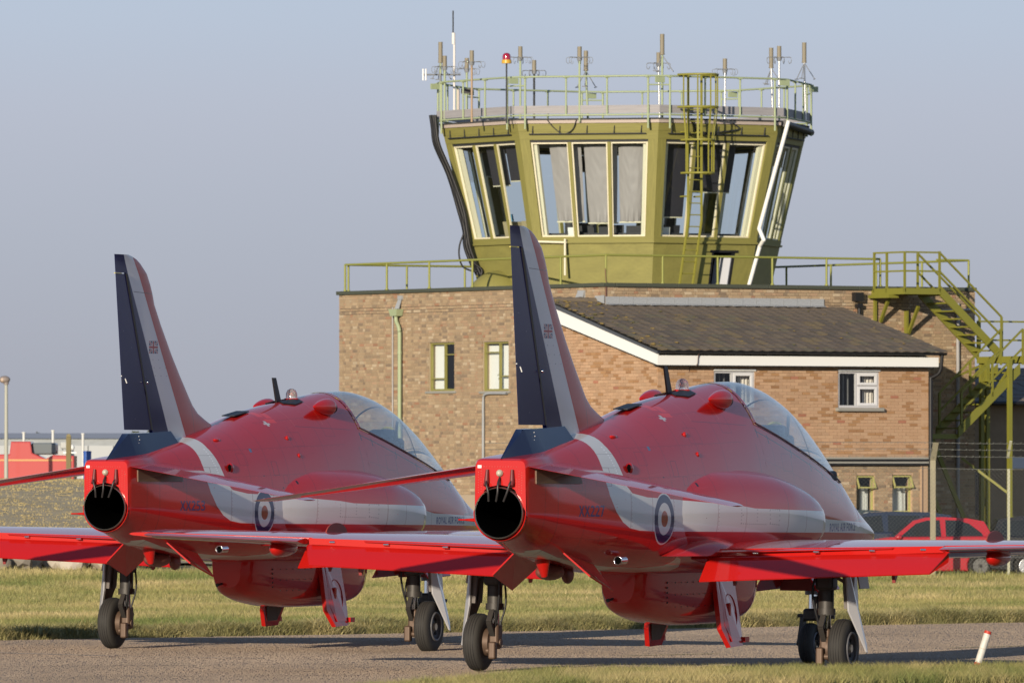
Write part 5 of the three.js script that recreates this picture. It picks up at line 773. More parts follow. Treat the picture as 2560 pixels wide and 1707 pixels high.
function makeJet(label, serial, group) {
  const t = thing('jet_aircraft', label, 'jet aircraft', V(0, 0, 0), 0, group);
  const paint = bodyPaint(serial), bodyM = new THREE.MeshPhysicalMaterial({ color: 0xffffff, map: paint, roughness: .45, specularIntensity: .15, clearcoat: 1, clearcoatRoughness: .05 });
  const uv = (p, right) => [(-p.z - F0) / FL, (right ? .5 : 0) + .5 * Math.min(.998, Math.max(.002, (p.y - U0) / UL))];
  const m = (n, g, mat = redM, par = t) => mesh(n, g, mat, par);
  // --- fuselage: rear body closed on top, front body open at the cockpit sill
  {
    const rows = [], N = 56; for (let f = -4.05; f <= 1.42; f += (f < -3.85 ? .05 : .1)) { const r = []; for (let j = 0; j <= N; j++) r.push(ptAt(f, -Math.PI / 2 + j / N * 2 * Math.PI)); rows.push(r); }
    rows.push(Array.from({ length: N + 1 }, (_, j) => ptAt(1.45, -Math.PI / 2 + j / N * 2 * Math.PI)));
    const rear = rows[0].map(p => P(-4.075, p.x * .955, 1.55 + (p.y - 1.55) * .965)); rows.unshift(rear);
    const body = gridGeo(rows, (p, a, b, j) => uv(p, j < N / 2), .75);
    const fr = [], M = 26; for (let f = 1.45; f <= 6.251; f += .1) { const r = [], th = f < 4.9 ? sillTh(f) : Math.PI / 2; for (let j = 0; j <= M; j++) r.push(ptAt(f, -Math.PI / 2 + (th + Math.PI / 2) * j / M)); fr.push(r); }
    const right = gridGeo(fr, p => uv(p, true), .9), left = gridGeo(fr.map(r => r.map(p => V(-p.x, p.y, p.z)).reverse()), p => uv(p, false), .9);
    // tail face round the jet pipe
    const face = []; for (let j = 0; j <= N; j++) { const p = rear[j], a = Math.atan2(p.y - 1.485, p.x); face.push([p, P(-4.082, Math.cos(a) * .243, 1.485 + Math.sin(a) * .243), P(-3.9, Math.cos(a) * .243, 1.485 + Math.sin(a) * .243)]); }
    m('fuselage', [body, right, left], bodyM);
    m('tail_face', gridGeo(face.map(a => a.slice().reverse()), null, .5), redM);
    m('rear_bulkhead', fan(Array.from({ length: 40 }, (_, j) => ptAt(1.44, j / 40 * 2 * Math.PI, -.03)), P(1.44, 0, 1.7)), std(lin(.05, .05, .05), .7));
    const dk = []; for (let f = 1.45; f <= 4.95; f += .25) { const u = glassU(f) - .03, r = rAt(f, glassU(f)) - .02; dk.push([P(f, -r, u), P(f, 0, u - .02), P(f, r, u)]); } m('cockpit_deck', gridGeo(dk), std(lin(.028, .028, .03), .8));
  }
  { // jet pipe: thin bright lip, black inside
    const c = 1.485, ring = (r, f) => Array.from({ length: 49 }, (_, i) => P(f, Math.cos(i / 24 * Math.PI) * r, c + Math.sin(i / 24 * Math.PI) * r));
    m('jet_pipe', gridGeo([ring(.228, -3.8), ring(.224, -4.11), ring(.219, -4.118), ring(.213, -4.11)], null, .5), std(lin(.42, .38, .33), .3, { metalness: .9 }));
    const pipe = m('jet_pipe_inside', gridGeo([ring(.2128, -4.109), ring(.20, -3.6), ring(.195, -2.2), ring(.15, -1.2), ring(.002, -1.18)], null, .6), sootShadeM);
    m('gap_ring', gridGeo([ring(.243, -3.95), ring(.229, -3.95)], null), sootShadeM);
    const d = []; for (const s of [-1, 0, 1]) { const x = s * .115, g = [tube([P(-4.085, x, 1.77 + (s ? 0 : .02)), P(-4.13, x * .95, 1.74), P(-4.14, x * .75, 1.66), P(-4.12, x * .6 - .02, 1.585)], .011, 16, 6)]; d.push(...g); }
    m('smoke_nozzle', d, std(lin(.05, .045, .045), .4, { metalness: .5 }));
    for (const s of [-1, 1]) m('smoke_pipe_clamp', [rod(P(-4.09, s * .115, 1.86), P(-4.10, s * .118, 1.74), .014, 8, .024), rod(P(-4.1, s * .118, 1.76), P(-4.12, s * .12, 1.72), .02, 8)], std(lin(.16, .02, .02), .5));
    m('tail_lamp', [new THREE.SphereGeometry(.028, 14, 10).translate(0, 1.83, 4.10), rod(P(-4.08, 0, 1.83), P(-4.1, 0, 1.83), .03, 12)], std(lin(.5, .45, .35), .25));
    const rv = []; for (let i = 0; i <= 12; i++) { rv.push([-.15 + .3 * i / 12, 1.885]); } for (const s of [-1, 1]) for (let i = 0; i < 9; i++) rv.push([s * .20, 1.66 + i * .022], [s * .175, 1.67 + i * .022], [s * .15, 1.66 + i * .015]);
    m('rivets', rv.map(([r, u]) => new THREE.SphereGeometry(.0045, 5, 4).translate(r, u, 4.078)), std(lin(.62, .12, .1), .35)).userData.kind = 'stuff';
    m('data_plate', box(.035, .025, .004, -.19, 1.885, 4.08), whiteM);
  }
  // --- canopy, windscreen, frames, seats
  {
    const sh = (f0, f1, n, grow) => { const rows = []; for (let i = 0; i <= n; i++) { const f = f0 + (f1 - f0) * i / n, th = sillTh(f), r = []; for (let j = 0; j <= 30; j++) r.push(ptAt(f, th + (Math.PI - 2 * th) * j / 30, grow)); rows.push(r); } return gridGeo(rows, null, 1.2); };
    m('canopy', [sh(1.49, 4.12, 26, .004), sh(1.49, 4.12, 26, -.006)], glassM); m('windscreen', [sh(4.18, 4.80, 8, .002), sh(4.18, 4.80, 8, -.008)], glassM);
    const fr = (f, w, g, par, name, mat) => m(name, sh(f - w / 2, f + w / 2, 1, g), mat, t);
    fr(1.475, .06, .006, t, 'canopy_frame', redM); fr(3.04, .035, -.004, t, 'canopy_frame', std(lin(.10, .11, .13), .5)); fr(4.15, .05, .007, t, 'canopy_frame', std(lin(.16, .03, .03), .4)); fr(4.10, .012, .012, t, 'canopy_seal', blackM);
    for (const s of [-1, 1]) m('canopy_rail', tube(Array.from({ length: 16 }, (_, i) => { const f = 1.47 + i * .1787, q = ptAt(f, sillTh(f), .004); return V(q.x * s, q.y + .012, q.z); }), .009, 30, 6), std(lin(.17, .075, .085), .45));
    const seatM = std(lin(.035, .035, .038), .7), padM = std(lin(.30, .27, .20), .85), seat = (f, u) => { const g = new THREE.Group(); g.name = 'ejection_seat'; t.add(g); const z = -f;
      mesh('headbox', [rbox(.42, .30, .20, 0, u - .02, z + .08, .05), rbox(.30, .14, .18, 0, u + .15, z + .1, .05), rod(V(-.2, u - .5, z + .12), V(-.2, u + .1, z + .12), .035, 10), rod(V(.2, u - .5, z + .12), V(.2, u + .1, z + .12), .035, 10)], seatM, g); mesh('headrest', rbox(.28, .24, .08, 0, u - .05, z - .05, .03), padM, g); mesh('seat_back', rbox(.50, .62, .14, 0, u - .46, z + .02, .04), std(lin(.06, .065, .05), .85), g);
      mesh('shoulder_strap', [-1, 1].map(s => bar(V(s * .09, u - .16, z - .07), V(s * .13, u - .6, z - .08), .05, .012)), std(lin(.32, .31, .27), .8), g); mesh('face_blind_handle', tube([V(-.09, u + .16, z - .0), V(-.05, u + .23, z - .03), V(.05, u + .23, z - .03), V(.09, u + .16, z - .0)], .014, 14, 6), std(lin(.55, .45, .04), .5), g); };
    seat(1.86, 2.36); seat(3.32, 2.06);
    m('rear_deck', [rbox(.62, .10, .34, 0, 2.27, -1.6, .04), rbox(.3, .18, .2, .1, 2.38, -1.58, .05)], std(lin(.04, .04, .042), .6)); m('side_console', [-1, 1].flatMap(s => [rbox(.13, .1, 1.0, s * .40, 2.02, -2.2, .03), rbox(.12, .1, .9, s * .37, 1.80, -3.5, .03)]), std(lin(.05, .052, .055), .7));
    m('instrument_coaming', [rbox(.74, .24, .34, 0, 2.06, -2.66, .08), rbox(.56, .16, .36, 0, 1.70, -3.82, .06)], std(lin(.03, .03, .03), .8));
    m('cockpit_side', [gridGeo([0, 1].map(k => Array.from({ length: 12 }, (_, i) => { const f = 1.6 + i * .205, u = glassU(f) - .03 + k * (.10 + .03 * Math.sin(i * 2)), r = rAt(f, u) - .03; return P(f, -r, u); }))), gridGeo([0, 1].map(k => Array.from({ length: 12 }, (_, i) => { const f = 1.6 + i * .205, u = glassU(f) - .05 + k * .06, r = rAt(f, u) - .03; return P(f, r, u); }))), ...[1.75, 2.1, 2.45, 2.9, 3.2, 3.6].map((f, i) => rbox(.07, .08 + .02 * (i % 3), .16, -rAt(f, glassU(f)) + .07, glassU(f) + .03, -f, .02))], std(lin(.26, .235, .14), .8));
    m('inner_windscreen', plate([P(2.75, -.3, 2.02), P(2.75, .3, 2.02), P(2.95, .22, 2.36), P(2.95, -.22, 2.36)], .01), glassM); m('inner_frame', [rod(P(2.75, .32, 2.0), P(2.97, .26, 2.36), .016), rod(P(2.75, -.32, 2.0), P(2.97, -.26, 2.36), .016)], blackM);
    m('cable_tray', [1, -1].map(s => rbox(.05, .05, 1.6, s * .36, 2.0, -2.4, .02)), std(lin(.35, .32, .22), .7));
  }
  // --- engine intakes
  for (const s of [-1, 1]) {
    const T = [[-1.3, .36, 1.66, 1.24, .12], [-.9, .42, 1.76, 1.16, .17], [-.5, .44, 1.82, 1.10, .225], [0, .45, 1.865, 1.07, .28], [.6, .46, 1.87, 1.06, .33], [1.1, .47, 1.855, 1.06, .36], [1.6, .48, 1.81, 1.06, .375], [2.0, .48, 1.745, 1.07, .375], [2.3, .48, 1.675, 1.09, .36], [2.4, .48, 1.64, 1.11, .345]], rows = [], n = 32;
    const sec = (f, gr = 0) => { const q = [1, 2, 3, 4].map(k => cubic(T, f, k)), r = []; for (let j = 0; j <= n; j++) { const a = j / n * 2 * Math.PI, cs = Math.cos(a), sn = Math.sin(a), cu = (q[1] + q[2]) / 2, hh = (q[1] - q[2]) / 2 - gr; r.push(P(f, s * (q[0] + Math.sign(cs) * (q[3] - gr) * Math.pow(Math.abs(cs), .85)), cu + Math.sign(sn) * hh * Math.pow(Math.abs(sn), .85))); } return s > 0 ? r : r.reverse(); };
    for (let f = -1.3; f < 2.41; f += .1) rows.push(sec(Math.min(2.4, f))); rows.push(sec(2.4, .02).map(p => p.add(V(0, 0, -.015))));
    m('engine_intake', gridGeo(rows, p => uv(p, s > 0), 1), bodyM);
    m('intake_throat', gridGeo([sec(2.4, .021).map(p => p.add(V(0, 0, -.014))), sec(1.6, .06), sec(1.0, .2)], null, 1.2), std(lin(.06, .06, .06), .6));
    // shoulder scoop
    const b = new THREE.SphereGeometry(1, 22, 16), q = b.attributes.position; for (let i = 0; i < q.count; i++) { let x = q.getX(i), y = q.getY(i), z = q.getZ(i); const k = z > 0 ? 1 - .55 * z * z : 1; q.setXYZ(i, x * .085 * k, y * .088 * k, z * (z > 0 ? .40 : .11)); } b.computeVertexNormals(); const bc = P(.86, s * .335, 2.505);
    const sp = m('shoulder_scoop', b.translate(bc.x, bc.y, bc.z), redM); mesh('scoop_mouth', new THREE.CircleGeometry(.06, 20).rotateY(Math.PI).translate(bc.x + s * .004, bc.y - .01, bc.z - .101), sootShadeM, sp);
    m('spine_louvre', plate([P(.72, s * .04, 2.59), P(.62, s * .15, 2.556), P(.38, s * .17, 2.525), P(.22, s * .10, 2.535), P(.28, s * .03, 2.556)], .012), blackM);
  }
  // --- spine details
  m('blade_aerial', hexa([P(.27, -.009, 2.53), P(.27, .009, 2.53), P(.16, .007, 2.80), P(.16, -.007, 2.80), P(.40, -.009, 2.53), P(.40, .009, 2.53), P(.25, .007, 2.80), P(.25, -.007, 2.80)]), blackM);
  { const l = new THREE.Group(); l.name = 'anti_collision_light'; t.add(l); mesh('lens', new THREE.LatheGeometry([[.062, 0], [.06, .05], [.045, .085], [.02, .1], [.001, .102]].map(q => new THREE.Vector2(...q)), 18).translate(0, 2.59, -.68), new THREE.MeshPhysicalMaterial({ color: lin(.9, .86, .84), roughness: .08, transmission: .8, thickness: .03 }), l); mesh('lamp_base', rod(P(.68, 0, 2.565), P(.68, 0, 2.592), .078, 18), redM, l); mesh('bulb', new THREE.SphereGeometry(.022, 8, 6).translate(0, 2.63, -.68), std(lin(.5, .1, .06), .3), l); }
  m('spine_panel', [plate([P(-1.0, -.07, 2.402), P(-1.0, .07, 2.402), P(-.62, .07, 2.45), P(-.62, -.07, 2.45)], .01)], blackM);
  for (const s of [-1, 1]) { m('drain_scoop', [[-1.96, 1.875, .05], [-.45, 2.176, .03], [-.34, 2.0, .026]].map(([f, u, k]) => new THREE.SphereGeometry(1, 12, 8).scale(k * .55, k, k * 1.1).translate(s * rAt(f, u), u, -f)), redM); m('scoop_mouth', new THREE.CircleGeometry(.038, 16).scale(.5, 1, 1).translate(s * (rAt(-1.98, 1.875) + .012), 1.875, 2.0 + .02), sootShadeM); m('rear_intake', new THREE.SphereGeometry(1, 14, 8).scale(.03, .018, .07).translate(s * rAt(-1.9, 2.16), 2.155, 1.9), redM); }
  m('overboard_pipe', [gridGeo([0, 1].map(k => Array.from({ length: 21 }, (_, i) => P(-2.18 + k * .14, .41 + k * .01 + Math.cos(i * Math.PI / 10) * .036, 1.06 + Math.sin(i * Math.PI / 10) * .036))), null, 1.5), new THREE.TorusGeometry(.036, .005, 6, 20).translate(.41, 1.06, 2.18)], chromeM); m('pipe_bore', new THREE.CircleGeometry(.034, 18).translate(.411, 1.06, 2.165), sootShadeM);
  m('tail_probe', [rod(P(-3.75, -.25, 1.42), P(-3.85, -.40, 1.42), .028, 8, .01), rod(P(-3.85, -.40, 1.42), P(-3.88, -.46, 1.42), .008, 6)], redM);
  // --- wings
  for (const s of [-1, 1]) {
    const place = (f, r, u) => P(f, s * r, u), inner = [], outer = [];
    for (const r of [.4, .8, 1.3, 2, 2.6, 3.02]) { const c = LEw(r) - TEw(r), cutF = hingeF(r) - .02; inner.push([r, LEw(r), TEw(r), hw(r), .1, (LEw(r) - cutF) / c]); }
    const cut = .80; m('wing', [...foilLoft(inner.map(q => [q[0], q[1], q[2], q[3], q[4]]), 18, place, .835), ...foilLoft([[3.02, LEw(3.02), TEw(3.02), hw(3.02), .1], [3.6, LEw(3.6), TEw(3.6), hw(3.6), .098], [4.55, LEw(4.55), TEw(4.55), hw(4.55), .095], [4.67, LEw(4.7) - .10, TEw(4.67), hw(4.67), .07], [4.70, LEw(4.7) - .3, TEw(4.7) + .05, hw(4.7), .02]], 18, place, .80)], redM);
    m('aileron', foilLoft([[3.06, LEw(3.06), TEw(3.06), hw(3.06), .094], [4.5, LEw(4.5), TEw(4.5), hw(4.5), .09]].map(q => { const c = q[1] - q[2]; return [q[0], q[1] - .80 * c - .012, q[2], q[3], .17]; }), 8, place), redM);
    // drooped flap with its cove
    const fl = [], R0 = .70, R1 = 3.03, an = R(39), wedge = r => { const hf = hingeF(r) - .015, ch = hf - TEw(r) + .02, hu = hw(r) - .03, dx = Math.cos(an), dy = Math.sin(an), up = [Math.sin(an), Math.cos(an)]; const p = (d, th) => P(hf - d * dx + th * -up[0] * -1 * 0 - th * up[0], s * r, hu - d * dy + th * up[1]); return [p(0, -.05), p(0, -.0), p(.04, .008), p(ch, .0), p(ch, -.012), p(.05, -.07), p(0, -.05)]; };
    const w0 = wedge(R0), w1 = wedge(R1).map((p, i) => p.clone().add(V(s * (i === 3 || i === 4 ? -.07 : .03), 0, 0)));
    m('flap', [gridGeo([w0, w1], p => [p.x, p.z], .35), fan(w0.slice(0, -1), w0[0].clone().lerp(w0[3], .5)), fan(w1.slice(0, -1), w1[0].clone().lerp(w1[3], .5))], redM);
    m('flap_shroud', plate([P(hingeF(.7) + .01, s * .7, hw(.7) + .026), P(hingeF(2.55) + .01, s * 2.55, hw(2.55) + .026), P(hingeF(2.55) - .035, s * 2.52, hw(2.55) + .014), P(hingeF(.7) - .045, s * .7, hw(.7) + .012)], .008), redM);
    for (const r of [1.15, 1.75, 2.3, 2.8]) m('flap_hinge', rod(P(hingeF(r) - .03, s * r, hw(r) - .0), P(hingeF(r) - .03, s * (r + .05), hw(r) - .0), .013, 8), chromeM);
    const fn = []; for (let i = 0; i <= 14; i++) { const a = Math.PI * i / 14; fn.push(P(.13 - Math.cos(a) * .27, s * 3.18, hw(3.18) + .03 + Math.pow(Math.sin(a), .8) * .125)); } m('wing_fence', plate(fn, .012), std(lin(.30, .045, .03), .5));
    const bp = new THREE.SphereGeometry(1, 22, 14), q = bp.attributes.position; for (let i = 0; i < q.count; i++) { const z = q.getZ(i); q.setXYZ(i, q.getX(i) * .075, q.getY(i) * .078, z * (z > 0 ? .16 : .42)); } bp.computeVertexNormals(); m('aileron_fairing', bp.translate(s * 3.43, hw(3.43) - .085, .66), redM);
    for (const r of [.98, 2.55]) m('flap_bracket', plate([P(hingeF(r) + .12, s * r, hw(r) - .06), P(hingeF(r) - .12, s * r, hw(r) - .13), P(hingeF(r) - .06, s * r, hw(r) - .29), P(hingeF(r) + .10, s * r, hw(r) - .13)], .03), std(lin(.28, .05, .05), .5));
    // wing root fillet
    const fil = []; for (let i = 0; i <= 10; i++) { const f = -1.25 + i * .16, k = Math.sin(Math.PI * Math.min(1, i / 10 * .8)) , r = []; for (let j = 0; j <= 8; j++) { const a = j / 8 * Math.PI / 2; r.push(P(f, s * (rAt(f, 1.2) - .06 + (.06 + .26 * k) * Math.sin(a)), 1.06 + .17 * k * Math.cos(a) + .03)); } fil.push(s > 0 ? r.reverse() : r); } m('root_fillet', gridGeo(fil, null, 1), redM);
    // tailplane with anhedral
    const ts = [[.20, -2.86, -4.03], [.6, -3.09, -4.09], [1.4, -3.5, -4.22], [2.12, -3.88, -4.335], [2.19, -3.98, -4.34], [2.21, -4.1, -4.33]].map(([r, a, b], i) => [r, a, b, 1.895 - .163 * (r - .2), i > 3 ? .05 : .075]);
    m('tailplane', foilLoft(ts, 14, place), redM);
    m('tailplane_seal', plate([P(-3.0, s * (rAt(-3.0, 1.8) - .01), 1.86), P(-3.9, s * (rAt(-3.9, 1.8) + .004), 1.86), P(-3.9, s * (rAt(-3.9, 1.7) + .006), 1.74), P(-3.0, s * (rAt(-3.0, 1.7) + .004), 1.74)], .01), std(lin(.20, .14, .10), .5, { metalness: .3 }));
    m('ventral_strake', plate([P(-3.09, s * .22, 1.14), P(-3.03, s * .457, .93), P(-2.48, s * .477, .79), P(-2.38, s * .25, 1.02)], .014), redM);
    // --- main undercarriage
    const g = new THREE.Group(); g.name = 'main_gear'; t.add(g); const wr = s * 1.76, ir = s * 1.60, Q = (f, r, u) => P(f, r, u);
    mesh('strut', [rod(Q(-.02, ir, 1.08), Q(-.02, ir, .60), .07, 16), rod(Q(-.02, ir, .62), Q(-.02, ir, .56), .085, 16), rbox(.17, .3, .2, ir + s * .0, .93, .02, .04)], legM, g);
    mesh('oleo', rod(Q(-.02, ir, .58), Q(-.0, ir, .34), .042, 14), chromeM, g);
    mesh('torque_link', [bar(Q(-.09, ir, .56), Q(-.17, ir, .45), .05, .03), bar(Q(-.17, ir, .45), Q(-.07, ir, .33), .05, .03)], legM, g);
    mesh('axle', [rod(Q(0, ir - s * .06, .262), Q(0, wr + s * .06, .262), .035, 10), rbox(.1, .24, .14, ir, .32, .0, .03)], brakeM, g);
    mesh('brake', [rod(Q(0, ir + s * .03, .262), Q(0, ir + s * .09, .262), .13, 18), ...[0, 1, 2, 3].map(i => rod(Q(-.09 * Math.cos(i * 1.2 + .3), ir - s * .03, .262 + .09 * Math.sin(i * 1.2 - 1)), Q(-.09 * Math.cos(i * 1.2 + .3), ir + s * .05, .262 + .09 * Math.sin(i * 1.2 - 1)), .03, 10)), rbox(.07, .16, .08, ir - s * .02, .19, .12, .02)], brakeM, g);
    mesh('brake_hose', [tube([Q(-.09, ir - s * .05, .98), Q(-.14, ir - s * .09, .8), Q(-.12, ir - s * .07, .6), Q(-.06, ir - s * .02, .4)], .012, 20, 6), tube([Q(.05, ir - s * .06, .9), Q(.0, ir - s * .1, .62), Q(-.04, ir - s * .06, .42)], .01, 20, 6)], blackM, g);
    wheel(g, 'wheel', wr, .262, 0, .262, .155, s); for (const c of g.children) c.position.z -= .12;
    const ld = m('leg_door', [plate([Q(.02, s * 1.80, 1.10), Q(.32, s * 1.80, 1.10), Q(.32, s * 1.83, .62), Q(.26, s * 1.93, .30), Q(.21, s * 1.955, .22), Q(.19, s * 1.955, .23), Q(.04, s * 1.83, .60)], .014)], whiteGloss, g);
    mesh('door_inside', plate([Q(.03, s * 1.788, 1.09), Q(.31, s * 1.788, 1.09), Q(.31, s * 1.818, .62), Q(.255, s * 1.918, .31), Q(.21, s * 1.942, .235), Q(.05, s * 1.818, .60)], .006), std(lin(.10, .085, .075), .6), ld);  // dark face: the shade under the wing is put into its colour
    m('door_rib', [bar(Q(.08, s * 1.775, 1.05), Q(.08, s * 1.80, .62), .03, .04), bar(Q(.26, s * 1.775, 1.05), Q(.25, s * 1.80, .62), .03, .04), bar(Q(.05, s * 1.62, .95), Q(.1, s * 1.79, .85), .03, .03)], std(lin(.14, .12, .11), .6), g);
    m('gear_panel', plate([Q(.15, s * 1.84, 1.14), Q(.42, s * 1.84, 1.14), Q(.42, s * 1.9, .80), Q(.15, s * 1.9, .80)], .014), std(lin(.42, .38, .36), .5), g);
    const dr = m('wheel_door', [plate([Q(.74, s * .29, .92), Q(1.25, s * .29, .92), Q(1.30, s * .355, .42), Q(1.24, s * .395, .24), Q(.90, s * .395, .23), Q(.75, s * .355, .40)], .045)], redM);
    mesh('door_lining', plate([Q(.81, s * .318, .90), Q(1.20, s * .318, .90), Q(1.25, s * .381, .44), Q(1.18, s * .42, .29), Q(.93, s * .42, .285), Q(.82, s * .381, .44)], .006), redM, dr);
    mesh('wheel_bulge', new THREE.TorusGeometry(.16, .006, 6, 30).rotateY(Math.PI / 2).rotateZ(s * .155).translate(s * .372, .56, -1.02), redM, dr); mesh('door_inside', plate([Q(.80, s * .262, .90), Q(1.20, s * .262, .90), Q(1.25, s * .325, .44), Q(1.18, s * .365, .29), Q(.93, s * .365, .285), Q(.81, s * .325, .44)], .006), std(lin(.09, .075, .06), .6), dr); mesh('door_lug', [box(.06, .05, .12, s * .41, .30, -1.3), rbox(.02, .12, .05, s * .378, .58, -.97, .01)], redM, dr);
    m('door_jack', rod(Q(1.1, s * .12, .9), Q(1.05, s * .33, .66), .018, 8), chromeM);
  }
  function wheel(par, name, r, u, f, R0, w, s) {
    const g = new THREE.Group(); g.name = name; g.position.copy(P(f, r, u)); par.add(g);
    const k = R0, prof = [[.52 * k, -w / 2], [.72 * k, -w / 2 * 1.02], [.88 * k, -w / 2 * .96], [.97 * k, -w / 2 * .72], [1.0 * k, -w / 2 * .4], [1.004 * k, 0], [1.0 * k, w / 2 * .4], [.97 * k, w / 2 * .72], [.88 * k, w / 2 * .96], [.72 * k, w / 2 * 1.02], [.52 * k, w / 2]].map(q => new THREE.Vector2(...q));
    mesh('tyre', [new THREE.LatheGeometry(prof, 48).rotateZ(Math.PI / 2)], tyreM, g);
    mesh('tread_groove', [-.45, -.15, .15, .45].map(c => new THREE.TorusGeometry(k * (1.002 - .012 * c * c * 4), .0035, 4, 48).rotateY(Math.PI / 2).translate(c * w / 2, 0, 0)), blackM, g);
    mesh('hub', [new THREE.LatheGeometry([[.001, .35], [.2, .35], [.34, .22], [.46, .36], [.545, .52]].map(([a, b]) => new THREE.Vector2(a * k, b * w)), 36).rotateZ(s > 0 ? -Math.PI / 2 : Math.PI / 2), new THREE.LatheGeometry([[.001, .3], [.3, .3], [.46, .36], [.545, .5]].map(([a, b]) => new THREE.Vector2(a * k, b * w)), 36).rotateZ(s > 0 ? Math.PI / 2 : -Math.PI / 2)], hubM, g);
    mesh('hub_rim', new THREE.TorusGeometry(.53 * k, .012, 8, 36).rotateY(Math.PI / 2).translate(s * w * .5, 0, 0), std(lin(.13, .13, .14), .45), g);
    mesh('hub_cap', [rod(V(s * w * .3, 0, 0), V(s * w * .52, 0, 0), .042, 16, .036)], brassM, g);
    for (let i = 0; i < 8; i++) { const a = i * Math.PI / 4; mesh('hub_hole', new THREE.CylinderGeometry(.016, .016, .006, 10).rotateZ(Math.PI / 2).translate(s * w * .31, Math.cos(a) * .36 * k, Math.sin(a) * .36 * k), blackM, g); }
    return g;
  }
  // --- nose gear
  {
    const g = new THREE.Group(); g.name = 'nose_gear'; t.add(g); const f = 4.47;
    mesh('strut', [rod(P(f + .1, 0, 1.0), P(f + .07, 0, .66), .072, 16), rod(P(f + .075, 0, .72), P(f + .07, 0, .66), .082, 16)], std(lin(.17, .17, .175), .5), g); mesh('oleo', [rod(P(f + .07, 0, .68), P(f + .06, 0, .44), .045, 14)], chromeM, g);
    mesh('steering_collar', [rbox(.17, .12, .14, 0, .47, -(f + .06), .03), rod(P(f + .05, -.15, .46), P(f + .05, .22, .45), .018, 8), rbox(.06, .2, .05, .07, .55, -(f - .02), .015)], legM, g);
    mesh('fork', [bar(P(f + .05, .09, .44), P(f - .02, .10, .19), .035, .08), bar(P(f + .05, -.09, .44), P(f - .02, -.10, .19), .035, .08), rod(P(f - .02, -.13, .195), P(f - .02, .13, .195), .022, 10)], legM, g);
    wheel(g, 'wheel', 0, .195, f - .02, .195, .135, 1);
    m('nose_gear_door', [plate([P(f - .75, -.14, 1.0), P(f - .05, -.14, .96), P(f - .05, -.30, .72), P(f - .75, -.32, .70)], .014), plate([P(f - .75, .14, 1.0), P(f - .05, .14, .96), P(f - .05, .30, .72), P(f - .75, .32, .70)], .014)], redM); m('nose_gear_door', plate([P(f - .12, -.26, .96), P(f - .12, .16, .96), P(f - .10, .12, .70), P(f - .10, -.28, .70)], .014), std(lin(.22, .012, .012), .5));
    m('door_panel', plate([P(f - .9, .34, .95), P(f - .55, .46, .92), P(f - .6, .40, .70)], .012), std(lin(.5, .46, .40), .45));
  }
  m('blade_antenna', hexa([P(2.62, -.012, .93), P(2.62, .012, .93), P(2.50, .009, .66), P(2.50, -.009, .66), P(2.76, -.012, .93), P(2.76, .012, .93), P(2.60, .009, .66), P(2.60, -.009, .66)]), blackM); m('belly_fairing', rbox(.1, .09, .22, .0, .86, -3.15, .02), blackM);
  // --- belly smoke pod and small belly items
  {
    const T = [[-1.02, .16, .66], [-.85, .225, .575], [-.5, .265, .505], [0, .285, .455], [.5, .29, .438], [1.4, .285, .44], [2.0, .25, .48], [2.4, .16, .58], [2.55, .05, .68]], rows = [], n = 30;
    for (let f = -1.02; f <= 2.551; f += .085) { const w = cubic(T, f, 1), b = cubic(T, f, 2), r = []; for (let j = 0; j <= n; j++) { const a = -Math.PI + j / n * Math.PI, cs = Math.cos(a), sn = Math.sin(a); r.push(P(f, Math.sign(cs) * w * Math.pow(Math.abs(cs), .55), .93 - (.93 - b) * Math.pow(-sn, .75))); } rows.push(r); }
    const pod = m('smoke_pod', [gridGeo(rows, p => [p.z, p.y], .9), fan(rows[0], P(-1.02, 0, .85))], redM);
    mesh('pod_pipe', [rod(P(-1.0, -.05, .70), P(-1.12, -.06, .685), .012, 8), rod(P(-1.11, -.06, .687), P(-1.13, -.06, .684), .018, 8)], blackM, pod);
    const dots = []; for (let i = 0; i < 7; i++) for (const u of [.84, .73, .62]) dots.push(new THREE.SphereGeometry(.006, 5, 4).translate(.293, u, -(-.3 + i * .165))); for (let i = 0; i < 5; i++) dots.push(new THREE.SphereGeometry(.009, 5, 4).translate(.272, .66 + i * .045, .46)); mesh('fasteners', dots, darkM, pod).userData.kind = 'stuff';
    m('airbrake_lug', [new THREE.SphereGeometry(1, 14, 10).scale(.11, .075, .24).translate(-.02, .96, 2.75), new THREE.SphereGeometry(1, 12, 8).scale(.05, .08, .1).translate(.0, .93, 2.35)], std(lin(.22, .08, .06), .45));
    m('tail_bumper', [new THREE.CylinderGeometry(.085, .03, .2, 16).rotateX(.35).translate(.03, 1.02, 3.06)], redM); m('drain_mast', [rod(P(-2.85, .0, 1.05), P(-2.9, .0, .93), .015, 8)], blackM);
    }
  // --- fin, rudder, tail fairing
  {
    const LE = [[2.0, -1.0], [2.2, -1.28], [2.313, -1.45], [2.40, -1.75], [2.48, -1.9], [2.578, -2.012], [2.86, -2.32], [3.17, -2.63], [3.5, -2.9], [3.656, -2.97], [3.80, -3.09], [3.895, -3.245], [3.95, -3.38], [3.985, -3.58]], hgF = u => -2.981 - (u - 2.232) * .4173, TE = u => -3.63 - (u - 2.239) * .148;
    const le = u => { let i = 0; while (i < LE.length - 2 && u > LE[i + 1][0]) i++; const k = (u - LE[i][0]) / (LE[i + 1][0] - LE[i][0]); return LE[i][1] + (LE[i + 1][1] - LE[i][1]) * k; };
    const us = [2.02, 2.15, 2.25, 2.31, 2.36, 2.42, 2.5, 2.6, 2.8, 3.0, 3.3, 3.5, 3.6, 3.7], th = u => .062 - .028 * (u - 2.2) / 1.8;
